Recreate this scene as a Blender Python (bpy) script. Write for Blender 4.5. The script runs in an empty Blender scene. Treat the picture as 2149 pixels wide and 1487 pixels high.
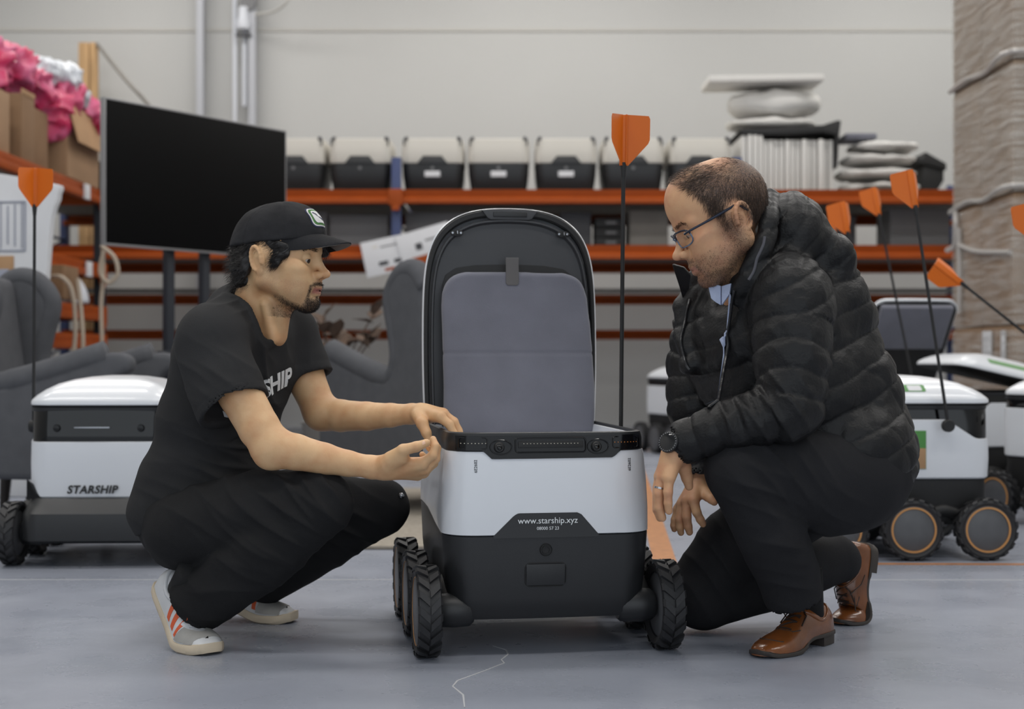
import bpy, bmesh, math, random
import numpy as np
from mathutils import Vector, Matrix
SC = bpy.context.scene
COL = SC.collection
R = math.radians
# ------------------------------------------------------------------ camera, light, exposure
CAMZ = 0.66
cd = bpy.data.cameras.new('camera'); cam = bpy.data.objects.new('camera', cd); COL.objects.link(cam)
cam.location = (0, 0, CAMZ); cam.rotation_euler = (R(90), 0, 0)
cd.lens = 50; cd.sensor_width = 36; cd.clip_end = 60
cd.dof.use_dof = True; cd.dof.focus_distance = 3.12; cd.dof.aperture_fstop = 3.2
SC.camera = cam
SC.view_settings.view_transform = 'Standard'; SC.view_settings.look = 'None'
SC.view_settings.gamma = 1.0; SC.view_settings.use_curve_mapping = False
SC.view_settings.exposure = 0.0
w = bpy.data.worlds.new('World'); SC.world = w; w.use_nodes = True
w.node_tree.nodes['Background'].inputs[0].default_value = (0.86, 0.93, 1.0, 1)
w.node_tree.nodes['Background'].inputs[1].default_value = 1.25
def area(name, loc, sx, sy, power, color=(1, .97, .93), rot=(0, 0, 0)):
    l = bpy.data.lights.new(name, 'AREA'); l.shape = 'RECTANGLE'; l.size = sx; l.size_y = sy
    l.energy = power; l.color = color
    o = bpy.data.objects.new(name, l); COL.objects.link(o); o.location = loc; o.rotation_euler = rot
    return o
for yy in (1.6, 4.2, 6.8, 9.4, 11.5):
    for xx in (-3.2, 0.2, 3.6):
        area('ceiling_lamp_light', (xx, yy, 4.75), 2.4, 0.35, 43)

# ------------------------------------------------------------------ helpers
FPX = 2149 * 50 / 36.0
def P(px, py, d):
    """a point of the place: seen at that pixel of the photograph, d metres away along the view axis"""
    return np.array([(px - 1074.5) / FPX * d, d, CAMZ - (py - 743.5) / FPX * d])
def S(r, g, b):
    f = lambda c: (c / 12.92 if c <= .04045 else ((c + .055) / 1.055) ** 2.4)
    return (f(r / 255.), f(g / 255.), f(b / 255.), 1.0)
def mat(name, col, rough=.5, metal=0., bump=0., bscale=60., var=0., vscale=8., coat=0., sheen=0., spec=.5,
        trans=0., alpha=1., sss=0., emit=None, stretch=None, col2=None):
    m = bpy.data.materials.new(name); m.use_nodes = True
    nt = m.node_tree; N = nt.nodes; L = nt.links; b = N['Principled BSDF']
    b.inputs['Base Color'].default_value = col; b.inputs['Roughness'].default_value = rough
    b.inputs['Metallic'].default_value = metal; b.inputs['Specular IOR Level'].default_value = spec
    b.inputs['Coat Weight'].default_value = coat; b.inputs['Coat Roughness'].default_value = .06
    b.inputs['Sheen Weight'].default_value = sheen; b.inputs['Transmission Weight'].default_value = trans
    b.inputs['Alpha'].default_value = alpha
    if sss:
        b.inputs['Subsurface Weight'].default_value = sss
        b.inputs['Subsurface Radius'].default_value = (.012, .005, .003); b.inputs['Subsurface Scale'].default_value = .6
    if emit:
        b.inputs['Emission Color'].default_value = emit[0]; b.inputs['Emission Strength'].default_value = emit[1]
    tc = N.new('ShaderNodeTexCoord'); vec = tc.outputs['Object']
    if stretch:
        mp = N.new('ShaderNodeMapping'); mp.inputs['Scale'].default_value = stretch
        L.new(vec, mp.inputs['Vector']); vec = mp.outputs['Vector']
    if var or col2:
        n = N.new('ShaderNodeTexNoise'); n.inputs['Scale'].default_value = vscale; n.inputs['Detail'].default_value = 5
        L.new(vec, n.inputs['Vector'])
        mx = N.new('ShaderNodeMix'); mx.data_type = 'RGBA'
        c2 = col2 if col2 else tuple(c * (1 - var) for c in col[:3]) + (1,)
        mx.inputs[6].default_value = col; mx.inputs[7].default_value = c2
        cr = N.new('ShaderNodeMapRange'); cr.inputs[1].default_value = .35; cr.inputs[2].default_value = .65
        L.new(n.outputs['Fac'], cr.inputs[0]); L.new(cr.outputs[0], mx.inputs[0]); L.new(mx.outputs[2], b.inputs['Base Color'])
    if bump:
        n2 = N.new('ShaderNodeTexNoise'); n2.inputs['Scale'].default_value = bscale; n2.inputs['Detail'].default_value = 3
        L.new(vec, n2.inputs['Vector'])
        bp = N.new('ShaderNodeBump'); bp.inputs['Strength'].default_value = bump; bp.inputs['Distance'].default_value = .004
        L.new(n2.outputs['Fac'], bp.inputs['Height']); L.new(bp.outputs['Normal'], b.inputs['Normal'])
    return m
def tag(o, label=None, cat=None, group=None, kind=None):
    if label: o['label'] = label
    if cat: o['category'] = cat
    if group: o['group'] = group
    if kind: o['kind'] = kind
    return o
def empty(name, loc=(0, 0, 0), rz=0., label=None, cat=None, group=None, kind=None):
    o = bpy.data.objects.new(name, None); COL.objects.link(o)
    o.location = tuple(float(v) for v in loc); o.rotation_euler = (0, 0, rz); o.empty_display_size = .05
    return tag(o, label, cat, group, kind)
def link(name, me, parent=None, loc=(0, 0, 0), rot=(0, 0, 0)):
    o = bpy.data.objects.new(name, me); COL.objects.link(o); o.parent = parent
    o.location = tuple(float(v) for v in loc); o.rotation_euler = rot
    return o
def mesh(V, F, m, smooth=40):
    """V (n,3); F either an (m,4)/(m,3) array or a list of lists"""
    me = bpy.data.meshes.new('mesh'); V = np.asarray(V, np.float32)
    if isinstance(F, np.ndarray):
        k = F.shape[1]; nf = len(F)
        me.vertices.add(len(V)); me.vertices.foreach_set('co', V.ravel())
        me.loops.add(nf * k); me.loops.foreach_set('vertex_index', F.astype(np.int32).ravel())
        me.polygons.add(nf); me.polygons.foreach_set('loop_start', np.arange(nf, dtype=np.int32) * k)
        me.update(calc_edges=True)
    else:
        me.from_pydata([tuple(map(float, v)) for v in V], [], F); me.update()
    if m: me.materials.append(m)
    if smooth:
        me.polygons.foreach_set('use_smooth', np.ones(len(me.polygons), bool))
        if smooth < 180: me.set_sharp_from_angle(angle=R(smooth))
    return me
def part(name, VF, m, parent=None, loc=(0, 0, 0), rot=(0, 0, 0), smooth=40):
    return link(name, mesh(VF[0], VF[1], m, smooth), parent, loc, rot)
def join(*vfs):
    V = []; F = []; o = 0
    for v, f in vfs:
        V += [tuple(x) for x in v]; F += [[i + o for i in q] for q in f]; o += len(v)
    return V, F
def bm_out(bm):
    bm.verts.index_update()
    V = [tuple(v.co) for v in bm.verts]; F = [[v.index for v in f.verts] for f in bm.faces]; bm.free(); return V, F
def box(sx, sy, sz, bev=.0, c=(0, 0, 0), seg=2, rot=None):
    bm = bmesh.new(); bmesh.ops.create_cube(bm, size=1)
    for v in bm.verts: v.co = Vector((v.co.x * sx, v.co.y * sy, v.co.z * sz))
    if bev: bmesh.ops.bevel(bm, geom=list(bm.edges), offset=min(bev, .49 * min(sx, sy, sz)), segments=seg, profile=.6, affect='EDGES')
    if rot is not None: bmesh.ops.rotate(bm, cent=(0, 0, 0), matrix=Matrix(rot) if not isinstance(rot, Matrix) else rot, verts=bm.verts)
    for v in bm.verts: v.co += Vector(tuple(float(q) for q in c))
    return bm_out(bm)
def lathe(prof, n=40, axis='z', close=False):
    V = []; F = []; m = len(prof)
    for i in range(n):
        a = 2 * math.pi * i / n
        for r, h in prof:
            x, y = r * math.cos(a), r * math.sin(a)
            V.append((x, y, h) if axis == 'z' else ((h, x, y) if axis == 'x' else (x, h, y)))
    for i in range(n):
        j = (i + 1) % n
        for k in range(m if close else m - 1):
            k2 = (k + 1) % m
            q = [i * m + k, j * m + k, j * m + k2, i * m + k2]
            F.append(q if axis != 'y' else q[::-1])
    return V, F
def tube(pts, rad, n=8, cap=True):
    pts = [np.asarray(p, float) for p in pts]; m = len(pts)
    rad = [rad] * m if not hasattr(rad, '__len__') else list(rad)
    V = []; F = []; up = np.array([0.13, .31, .94])
    for i, p in enumerate(pts):
        t = pts[min(i + 1, m - 1)] - pts[max(i - 1, 0)]; t = t / (np.linalg.norm(t) + 1e-9)
        if i == 0:
            u = up - t * up.dot(t)
            if np.linalg.norm(u) < .2: u = np.array([1., 0, 0]) - t * t[0]
        else: u = u - t * u.dot(t)
        u = u / np.linalg.norm(u); v = np.cross(t, u)
        for k in range(n):
            a = 2 * math.pi * k / n; V.append(p + rad[i] * (math.cos(a) * u + math.sin(a) * v))
    for i in range(m - 1):
        for k in range(n):
            k2 = (k + 1) % n; F.append([i * n + k, i * n + k2, (i + 1) * n + k2, (i + 1) * n + k])
    if cap: F.append(list(range(n))[::-1]); F.append([(m - 1) * n + k for k in range(n)])
    return V, F
def smoothline(pts, sub=6):
    """Catmull-Rom through the points"""
    p = [np.asarray(q, float) for q in pts]; p = [2 * p[0] - p[1]] + p + [2 * p[-1] - p[-2]]; out = []
    for i in range(1, len(p) - 2):
        for k in range(sub):
            t = k / sub
            out.append(.5 * ((2 * p[i]) + (-p[i - 1] + p[i + 1]) * t + (2 * p[i - 1] - 5 * p[i] + 4 * p[i + 1] - p[i + 2]) * t * t
                             + (-p[i - 1] + 3 * p[i] - 3 * p[i + 1] + p[i + 2]) * t ** 3))
    out.append(p[-2]); return out
def prism(poly, t, bev=.0, plane='xz', seg=2, off=0.):
    """extrude a 2D polygon symmetric about the plane, thickness t, rounded rims"""
    bm = bmesh.new()
    def q(a, b, c): return {'xz': (a, c, b), 'xy': (a, b, c), 'yz': (c, a, b)}[plane]
    vs = [bm.verts.new(q(a, b, off - t / 2)) for a, b in poly]; f = bm.faces.new(vs)
    ex = bmesh.ops.extrude_face_region(bm, geom=[f])
    d = Vector(q(0, 0, t))
    for g in ex['geom']:
        if isinstance(g, bmesh.types.BMVert): g.co += d
    bmesh.ops.recalc_face_normals(bm, faces=bm.faces)
    if bev:
        es = [e for e in bm.edges if len(e.link_faces) == 2 and any(len(x.verts) == len(poly) for x in e.link_faces)]
        bmesh.ops.bevel(bm, geom=es, offset=bev, segments=seg, profile=.6, affect='EDGES')
    big = [f for f in bm.faces if len(f.verts) > 4]
    bmesh.ops.triangulate(bm, faces=big)
    return bm_out(bm)
def ring(a, yf, yb, r, z, nc=9, ns=5, bow=0.0, rb=None):
    """rounded rectangle outline at height z (number or function of x,y), front at yf"""
    rb = rb or r; pts = []
    cs = [((a - r), yf + r, -90, r), ((a - rb), yb - rb, 0, rb), (-(a - rb), yb - rb, 90, rb), (-(a - r), yf + r, 180, r)]
    for i, (cx, cy, a0, rr) in enumerate(cs):
        arc = [(cx + rr * math.cos(R(a0 + 90 * k / nc)), cy + rr * math.sin(R(a0 + 90 * k / nc))) for k in range(nc + 1)]
        pts += arc
        nx = cs[(i + 1) % 4]; e = (nx[0] + nx[3] * math.cos(R(nx[2])), nx[1] + nx[3] * math.sin(R(nx[2]))); s = arc[-1]
        for k in range(1, ns): pts.append((s[0] + (e[0] - s[0]) * k / ns, s[1] + (e[1] - s[1]) * k / ns))
    out = []
    for x, y in pts:
        if bow and y < (yf + yb) / 2: y = y - bow * (1 - (x / a) ** 2)
        out.append((x, y, z(x, y) if callable(z) else z))
    return out
def loft(rings, cap0=True, cap1=True):
    V = []; F = []; n = len(rings[0])
    for r in rings: V += r
    for i in range(len(rings) - 1):
        for k in range(n):
            k2 = (k + 1) % n; F.append([i * n + k, i * n + k2, (i + 1) * n + k2, (i + 1) * n + k])
    if cap0: F.append(list(range(n))[::-1])
    if cap1: F.append([(len(rings) - 1) * n + k for k in range(n)])
    return V, F
def text(body, size, m, ext=.0006, offset=0., shear=0., align='CENTER', space=1., res=3):
    """flat lettering in the xz plane facing -y, returns verts, faces (origin at the baseline centre)"""
    c = bpy.data.curves.new('lettering', 'FONT'); c.body = body; c.size = size; c.extrude = ext; c.offset = offset
    c.shear = shear; c.align_x = align; c.space_character = space; c.resolution_u = res
    o = bpy.data.objects.new('lettering', c); COL.objects.link(o)
    bpy.context.view_layer.update()
    me = bpy.data.meshes.new_from_object(o.evaluated_get(bpy.context.evaluated_depsgraph_get()))
    V = [(v.co.x, -v.co.z, v.co.y) for v in me.vertices]; F = [list(p.vertices) for p in me.polygons]
    bpy.data.objects.remove(o); bpy.data.curves.remove(c); bpy.data.meshes.remove(me)
    return V, F
def xf(VF, M=None, t=(0, 0, 0), s=1.):
    V = np.asarray(VF[0], float) * s
    if M is not None: V = V @ np.asarray(M, float).T
    return V + np.asarray(t, float), VF[1]
def rotm(ax, deg):
    return np.array(Matrix.Rotation(R(deg), 3, ax))
rng = np.random.default_rng(7)

# ---- implicit surfaces -> one continuous mesh (bodies, clothes, shoes)
def smin(a, b, k):
    if k <= 0: return np.minimum(a, b)
    h = np.maximum(k - np.abs(a - b), 0) / k
    return np.minimum(a, b) - h * h * k * .25
class Field:
    """rectilinear grid of distances; fine = [(axis, lo, hi, step)] refines a slab"""
    def __init__(s, lo, hi, h, fine=()):
        lo = np.asarray(lo, float); hi = np.asarray(hi, float); s.h = h; s.g = []
        for k in range(3):
            f = [q for q in fine if q[0] == k]
            if f:
                _, a, b, h2 = f[0]; a = max(a, lo[k]); b = min(b, hi[k])
                g = np.concatenate([np.linspace(lo[k], a, max(int((a - lo[k]) / h), 1), endpoint=False), np.linspace(a, b, int((b - a) / h2), endpoint=False), np.linspace(b, hi[k], max(int((hi[k] - b) / h), 1) + 1)])
                g = np.unique(g)
            else: g = np.linspace(lo[k], hi[k], int(math.ceil((hi[k] - lo[k]) / h)) + 1)
            s.g.append(g.astype(np.float32))
        s.lo = lo; s.n = np.array([len(g) for g in s.g])
        s.f = np.full(s.n, .05, np.float32); s.O = np.zeros(3); s.M = np.eye(3); s.sc = 1.
    def frame(s, O=(0, 0, 0), M=None, sc=1.):
        s.sc = sc; s.O = np.asarray(O, float); s.M = np.eye(3) if M is None else np.asarray(M, float)   # columns: local axes
    def W(s, p): return s.O + s.sc * (s.M @ np.asarray(p, float))
    def _reg(s, lo, hi, pad):
        i0 = [int(np.searchsorted(s.g[k], lo[k] - pad)) for k in range(3)]; i1 = [int(np.searchsorted(s.g[k], hi[k] + pad)) for k in range(3)]
        if any(b <= a for a, b in zip(i0, i1)): return None
        sl = tuple(slice(a, b) for a, b in zip(i0, i1)); g = [s.g[k][sl[k]] for k in range(3)]
        return sl, g[0][:, None, None], g[1][None, :, None], g[2][None, None, :]
    def _put(s, sl, d, op, k):
        f = s.f[sl]
        if op == 'u': s.f[sl] = smin(f, d, k)
        elif op == 's': s.f[sl] = -smin(-f, d, k)
        elif op == 'i': s.f[sl] = -smin(-f, -d, k)
    def _capd(s, reg, a, b, ra, rb, flat):
        sl, x, y, z = reg; ab = b - a; l2 = max(float(ab @ ab), 1e-12)
        px, py, pz = x - np.float32(a[0]), y - np.float32(a[1]), z - np.float32(a[2])
        t = np.clip((px * ab[0] + py * ab[1] + pz * ab[2]) / l2, 0, 1).astype(np.float32)
        px = px - t * np.float32(ab[0]); py = py - t * np.float32(ab[1]); pz = pz - t * np.float32(ab[2])
        if flat is not None:
            n = s.M @ np.asarray(flat[0], float); n = n / np.linalg.norm(n); w = (px * n[0] + py * n[1] + pz * n[2]) * (flat[1] - 1)
            px = px + w * n[0]; py = py + w * n[1]; pz = pz + w * n[2]
        return np.sqrt(px * px + py * py + pz * pz) - (ra + t * np.float32(rb - ra))
    def cap(s, a, b, ra, rb=None, k=.01, op='u', flat=None, cut=()):
        s.chain([a, b], [ra, ra if rb is None else rb], k, op, flat, cut)
    def chain(s, pts, rs, k=.01, op='u', flat=None, cut=(), ki=.006):
        pts = [s.W(p) for p in pts]; rs = [r * s.sc for r in rs]; ex = 1. if flat is None else max(1., 1. / flat[1]); m = max(rs) * ex
        lo = np.min([p - r * ex for p, r in zip(pts, rs)], 0); hi = np.max([p + r * ex for p, r in zip(pts, rs)], 0)
        reg = s._reg(lo, hi, k + 3 * s.h + (.0 if op == 'u' else m * .2))
        if reg is None: return
        d = None
        for i in range(len(pts) - 1):
            e = s._capd(reg, pts[i], pts[i + 1], rs[i], rs[i + 1], flat); d = e if d is None else smin(d, e, min(ki, .5 * min(rs)))
        sl, x, y, z = reg
        for pt, nn in cut:
            pt = s.W(pt); nn = s.M @ np.asarray(nn, float); nn = nn / np.linalg.norm(nn)
            d = np.maximum(d, (x - pt[0]) * nn[0] + (y - pt[1]) * nn[1] + (z - pt[2]) * nn[2])
        s._put(sl, d.astype(np.float32), op, k)
    def ell(s, c, r, M=None, k=.01, op='u'):
        c = s.W(c); A = s.M @ (np.eye(3) if M is None else np.asarray(M, float)); r = np.asarray(r, float) * s.sc
        e = np.sqrt(((A * r[None, :]) ** 2).sum(1)); q = s._reg(c - e, c + e, k + 3 * s.h)
        if q is None: return
        sl, x, y, z = q; x, y, z = x - c[0], y - c[1], z - c[2]
        u = [(x * A[0, i] + y * A[1, i] + z * A[2, i]).astype(np.float32) for i in range(3)]
        k0 = np.sqrt(sum((u[i] / r[i]) ** 2 for i in range(3))); k1 = np.sqrt(sum((u[i] / r[i] ** 2) ** 2 for i in range(3))) + 1e-6
        s._put(sl, (k0 * (k0 - 1) / k1).astype(np.float32), op, k)
    def half(s, pt, n, k=.004):
        """keep the side against n"""
        pt = s.W(pt); n = s.M @ np.asarray(n, float); n = n / np.linalg.norm(n)
        sl, x, y, z = s._reg(s.lo, np.array([g[-1] for g in s.g]), 1.)
        s._put(sl, ((x - pt[0]) * n[0] + (y - pt[1]) * n[1] + (z - pt[2]) * n[2]).astype(np.float32), 'i', k)
    def out(s, smooth=2):
        V, F = surfnet(s.f, s.g); s.f = None
        return relax(V, F, smooth), F
def surfnet(f, g):
    s = f < 0
    s[0] = s[-1] = False; s[:, 0] = s[:, -1] = False; s[:, :, 0] = s[:, :, -1] = False
    c = np.zeros(tuple(n - 1 for n in s.shape), np.uint8)
    cr = [(i, j, k) for i in (0, 1) for j in (0, 1) for k in (0, 1)]
    sh = lambda a, i, j, k: a[i:a.shape[0] - 1 + i, j:a.shape[1] - 1 + j, k:a.shape[2] - 1 + k]
    for i, j, k in cr: c += sh(s, i, j, k)
    I, J, K = np.nonzero((c > 0) & (c < 8)); n = len(I)
    val = {q: f[I + q[0], J + q[1], K + q[2]] for q in cr}; sg = {q: s[I + q[0], J + q[1], K + q[2]] for q in cr}
    pos = np.zeros((n, 3)); cnt = np.zeros(n)
    for q in cr:
        for ax in range(3):
            if q[ax]: continue
            r = tuple(1 if t == ax else q[t] for t in range(3)); m = sg[q] != sg[r]
            a, b = val[q][m], val[r][m]; dn = a - b; dn[np.abs(dn) < 1e-9] = 1e-9; t = np.clip(a / dn, 0, 1)
            p = np.tile(np.array(q, float), (len(t), 1)); p[:, ax] += t; pos[m] += p; cnt[m] += 1
    pos /= cnt[:, None]
    V = np.stack([g[k][q] + pos[:, k] * (g[k][q + 1] - g[k][q]) for k, q in enumerate((I, J, K))], 1).astype(float)
    vid = np.full(c.shape, -1, np.int32); vid[I, J, K] = np.arange(n)
    Fs = []
    i, j, k = np.nonzero(s[:-1, 1:-1, 1:-1] != s[1:, 1:-1, 1:-1]); j += 1; k += 1
    q = np.stack([vid[i, j - 1, k - 1], vid[i, j, k - 1], vid[i, j, k], vid[i, j - 1, k]], 1); fl = ~s[i, j, k]; q[fl] = q[fl][:, ::-1]; Fs.append(q)
    i, j, k = np.nonzero(s[1:-1, :-1, 1:-1] != s[1:-1, 1:, 1:-1]); i += 1; k += 1
    q = np.stack([vid[i - 1, j, k - 1], vid[i - 1, j, k], vid[i, j, k], vid[i, j, k - 1]], 1); fl = ~s[i, j, k]; q[fl] = q[fl][:, ::-1]; Fs.append(q)
    i, j, k = np.nonzero(s[1:-1, 1:-1, :-1] != s[1:-1, 1:-1, 1:]); i += 1; j += 1
    q = np.stack([vid[i - 1, j - 1, k], vid[i, j - 1, k], vid[i, j, k], vid[i - 1, j, k]], 1); fl = ~s[i, j, k]; q[fl] = q[fl][:, ::-1]; Fs.append(q)
    return V, np.concatenate(Fs)
def relax(V, F, it=2, lam=.5):
    e = np.concatenate([F[:, [0, 1]], F[:, [1, 2]], F[:, [2, 3]], F[:, [3, 0]]]); n = len(V)
    deg = np.bincount(e[:, 0], minlength=n) + 1e-9
    for _ in range(it):
        for l in (lam, -lam * 1.03):
            A = np.stack([np.bincount(e[:, 0], V[e[:, 1], c], n) for c in range(3)], 1) / deg[:, None]
            V = V + l * (A - V)
    return V
def vnormals(V, F):
    fn = np.cross(V[F[:, 2]] - V[F[:, 0]], V[F[:, 3]] - V[F[:, 1]]); N = np.zeros_like(V)
    for c in range(4):
        for k in range(3): N[:, k] += np.bincount(F[:, c], fn[:, k], len(V))
    return N / (np.linalg.norm(N, axis=1)[:, None] + 1e-12)
def vnoise(p, sc, seed=0):
    """smooth value noise in -1..1"""
    p = np.asarray(p) * sc + 100.; i = np.floor(p).astype(np.int64); f = p - i; f = f * f * (3 - 2 * f)
    def hsh(a, b, c):
        v = (a * 73856093 ^ b * 19349663 ^ c * 83492791 ^ seed * 2654435761) & 0xffffffff
        v = ((v ^ (v >> 13)) * 1274126177) & 0xffffffff
        return ((v ^ (v >> 16)) & 0xffff) / 32767.5 - 1
    r = 0
    for a in (0, 1):
        for b in (0, 1):
            for c in (0, 1):
                wt = (f[:, 0] if a else 1 - f[:, 0]) * (f[:, 1] if b else 1 - f[:, 1]) * (f[:, 2] if c else 1 - f[:, 2])
                r = r + wt * hsh(i[:, 0] + a, i[:, 1] + b, i[:, 2] + c)
    return r
def polyparam(V, pts):
    """arc length, distance and segment of the nearest point on a polyline"""
    pts = [np.asarray(p, float) for p in pts]; best = np.full(len(V), 1e9); arc = np.zeros(len(V)); L = 0
    for a, b in zip(pts[:-1], pts[1:]):
        ab = b - a; l = np.linalg.norm(ab); t = np.clip((V - a) @ ab / (l * l), 0, 1); d = np.linalg.norm(V - a - t[:, None] * ab, axis=1)
        m = d < best; best[m] = d[m]; arc[m] = L + t[m] * l; L += l
    return arc, best
def sstep(x, a, b):
    t = np.clip((x - a) / (b - a), 0, 1); return t * t * (3 - 2 * t)
def strands(roots, dirs, length, rad, bend=None, seg=4, curl=0., jit=.25):
    """tapered hair strands, one mesh"""
    n = len(roots); V = np.zeros((n, seg + 1, 3, 3)); d = dirs + jit * rng.normal(size=(n, 3)); d /= np.linalg.norm(d, axis=1)[:, None]
    L = length * rng.uniform(.6, 1.15, n) if np.isscalar(length) else length * rng.uniform(.7, 1.15, n)
    ph = rng.uniform(0, 6.28, n); u = np.cross(d, rng.normal(size=(n, 3))); u /= np.linalg.norm(u, axis=1)[:, None]; v = np.cross(d, u); p = roots.copy()
    for i in range(seg + 1):
        r = rad * (1 - .85 * i / seg)
        for k in range(3):
            a = 2.094 * k; V[:, i, k] = p + r * (math.cos(a) * u + math.sin(a) * v)
        st = d.copy()
        if bend is not None: st = st + bend * ((i + .5) / seg)
        st /= np.linalg.norm(st, axis=1)[:, None]
        if curl: st = st + curl * (np.cos(ph + i * 1.9)[:, None] * u + np.sin(ph + i * 1.9)[:, None] * v)
        p = p + st * (L / seg)[:, None]
    V = V.reshape(-1, 3); F = []
    b = (np.arange(n) * (seg + 1) * 3)[:, None]
    for i in range(seg):
        for k in range(3):
            k2 = (k + 1) % 3; F.append(np.concatenate([b + i * 3 + k, b + i * 3 + k2, b + (i + 1) * 3 + k2, b + (i + 1) * 3 + k], 1))
    return V, np.concatenate(F)
# ------------------------------------------------------------------ materials
M = {}
M['white'] = mat('white plastic', S(216, 219, 224), .28, coat=.25)
M['white_in'] = mat('white liner', S(205, 208, 215), .45)
M['black'] = mat('black plastic', S(32, 33, 35), .42, bump=.08, bscale=900)
M['blackmatte'] = mat('black matte', S(24, 24, 25), .6)
M['gloss'] = mat('dark glossy cover', S(17, 17, 19), .12, spec=.3)
M['smoke'] = mat('smoked window', S(12, 12, 13), .05, coat=.0, spec=.45)
M['rubber'] = mat('tyre rubber', S(34, 34, 36), .55, bump=.1, bscale=400)
M['hub'] = mat('grey hub', S(86, 87, 90), .42, var=.12, vscale=30)
M['copper'] = mat('copper ring', S(196, 140, 78), .35)
M['lidin'] = mat('lid inner shell', S(58, 59, 62), .48, bump=.05, bscale=700)
M['pad'] = mat('grey padded cloth', S(112, 113, 124), .85, bump=.25, bscale=500, var=.12, vscale=9, sheen=.3)
M['strap'] = mat('grey webbing', S(98, 96, 96), .8, bump=.4, bscale=600)
M['steel'] = mat('steel', S(170, 172, 176), .25, 1.)
M['flag'] = mat('orange flag plastic', S(216, 106, 16), .35, trans=.12, spec=.3)
M['letterw'] = mat('white lettering', S(225, 228, 230), .5)
M['letterb'] = mat('black lettering', S(20, 20, 20), .5)
M['led'] = mat('led bead', S(190, 185, 170), .2)
M['led_o'] = mat('amber led bead', S(190, 120, 60), .2)
M['green'] = mat('green sticker', S(72, 132, 62), .45)
M['mint'] = mat('pale green strip', S(112, 152, 106), .45)
M['orange'] = mat('orange racking steel', S(156, 70, 20), .5, var=.1, spec=.2)
M['bluesteel'] = mat('blue racking steel', S(52, 66, 110), .45, var=.1)
M['darksteel'] = mat('dark racking steel', S(34, 38, 46), .5)
M['deck'] = mat('grey shelf deck', S(128, 124, 118), .7, var=.1)
def card(n, r, g, b): return mat(n, S(r, g, b), .85, var=.12, vscale=6, bump=.1, bscale=90)
M['card'] = card('brown cardboard', 160, 128, 98)
M['pcard'] = card('dusty grey cardboard', 138, 120, 102); M['pcard2'] = card('dull brown cardboard', 132, 106, 82)
M['card2'] = card('pale cardboard', 176, 140, 104)
M['card3'] = card('dusty cardboard', 134, 104, 76)
M['foam'] = mat('white foam', S(212, 210, 206), .7, bump=.3, bscale=30)
M['grey'] = mat('grey plastic', S(110, 110, 112), .5)
M['greyd'] = mat('dark grey plastic', S(58, 58, 62), .5)
M['chair'] = mat('grey wool upholstery', S(90, 91, 95), .95, bump=.3, bscale=350, var=.1, vscale=20, spec=.12)
M['wood'] = mat('pine lumber', S(196, 158, 112), .7, stretch=(14, 14, 1.2), var=.3, vscale=3)
M['darkwood'] = mat('dark chair leg', S(34, 28, 25), .5)
M['paper'] = mat('white paper', S(214, 215, 218), .8, var=.06, vscale=5)
def film_mat():
    m = bpy.data.materials.new('stretch film'); m.use_nodes = True; nt = m.node_tree; N = nt.nodes; L = nt.links; b = N['Principled BSDF']
    b.inputs['Base Color'].default_value = S(214, 210, 204); b.inputs['Roughness'].default_value = .25; b.inputs['Coat Weight'].default_value = .4
    tc = N.new('ShaderNodeTexCoord'); mp = N.new('ShaderNodeMapping'); mp.inputs['Scale'].default_value = (1.2, 1.2, 16); mp.inputs['Rotation'].default_value = (R(9), 0, 0); L.new(tc.outputs['Object'], mp.inputs['Vector'])
    n = N.new('ShaderNodeTexNoise'); n.inputs['Scale'].default_value = 3.2; n.inputs['Detail'].default_value = 6; n.inputs['Roughness'].default_value = .65; L.new(mp.outputs['Vector'], n.inputs['Vector'])
    mr = N.new('ShaderNodeMapRange'); mr.inputs[1].default_value = .38; mr.inputs[2].default_value = .72; mr.inputs[3].default_value = .10; mr.inputs[4].default_value = .62; L.new(n.outputs['Fac'], mr.inputs[0]); L.new(mr.outputs[0], b.inputs['Alpha'])
    bp = N.new('ShaderNodeBump'); bp.inputs['Strength'].default_value = .5; bp.inputs['Distance'].default_value = .01; L.new(n.outputs['Fac'], bp.inputs['Height']); L.new(bp.outputs['Normal'], b.inputs['Normal'])
    return m
M['film'] = film_mat()
M['cable'] = mat('beige cable', S(176, 164, 148), .6)
M['screen'] = mat('tv screen', S(10, 10, 11), .45, spec=.08)
M['bezel'] = mat('tv bezel', S(150, 150, 152), .35, .6)

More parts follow.
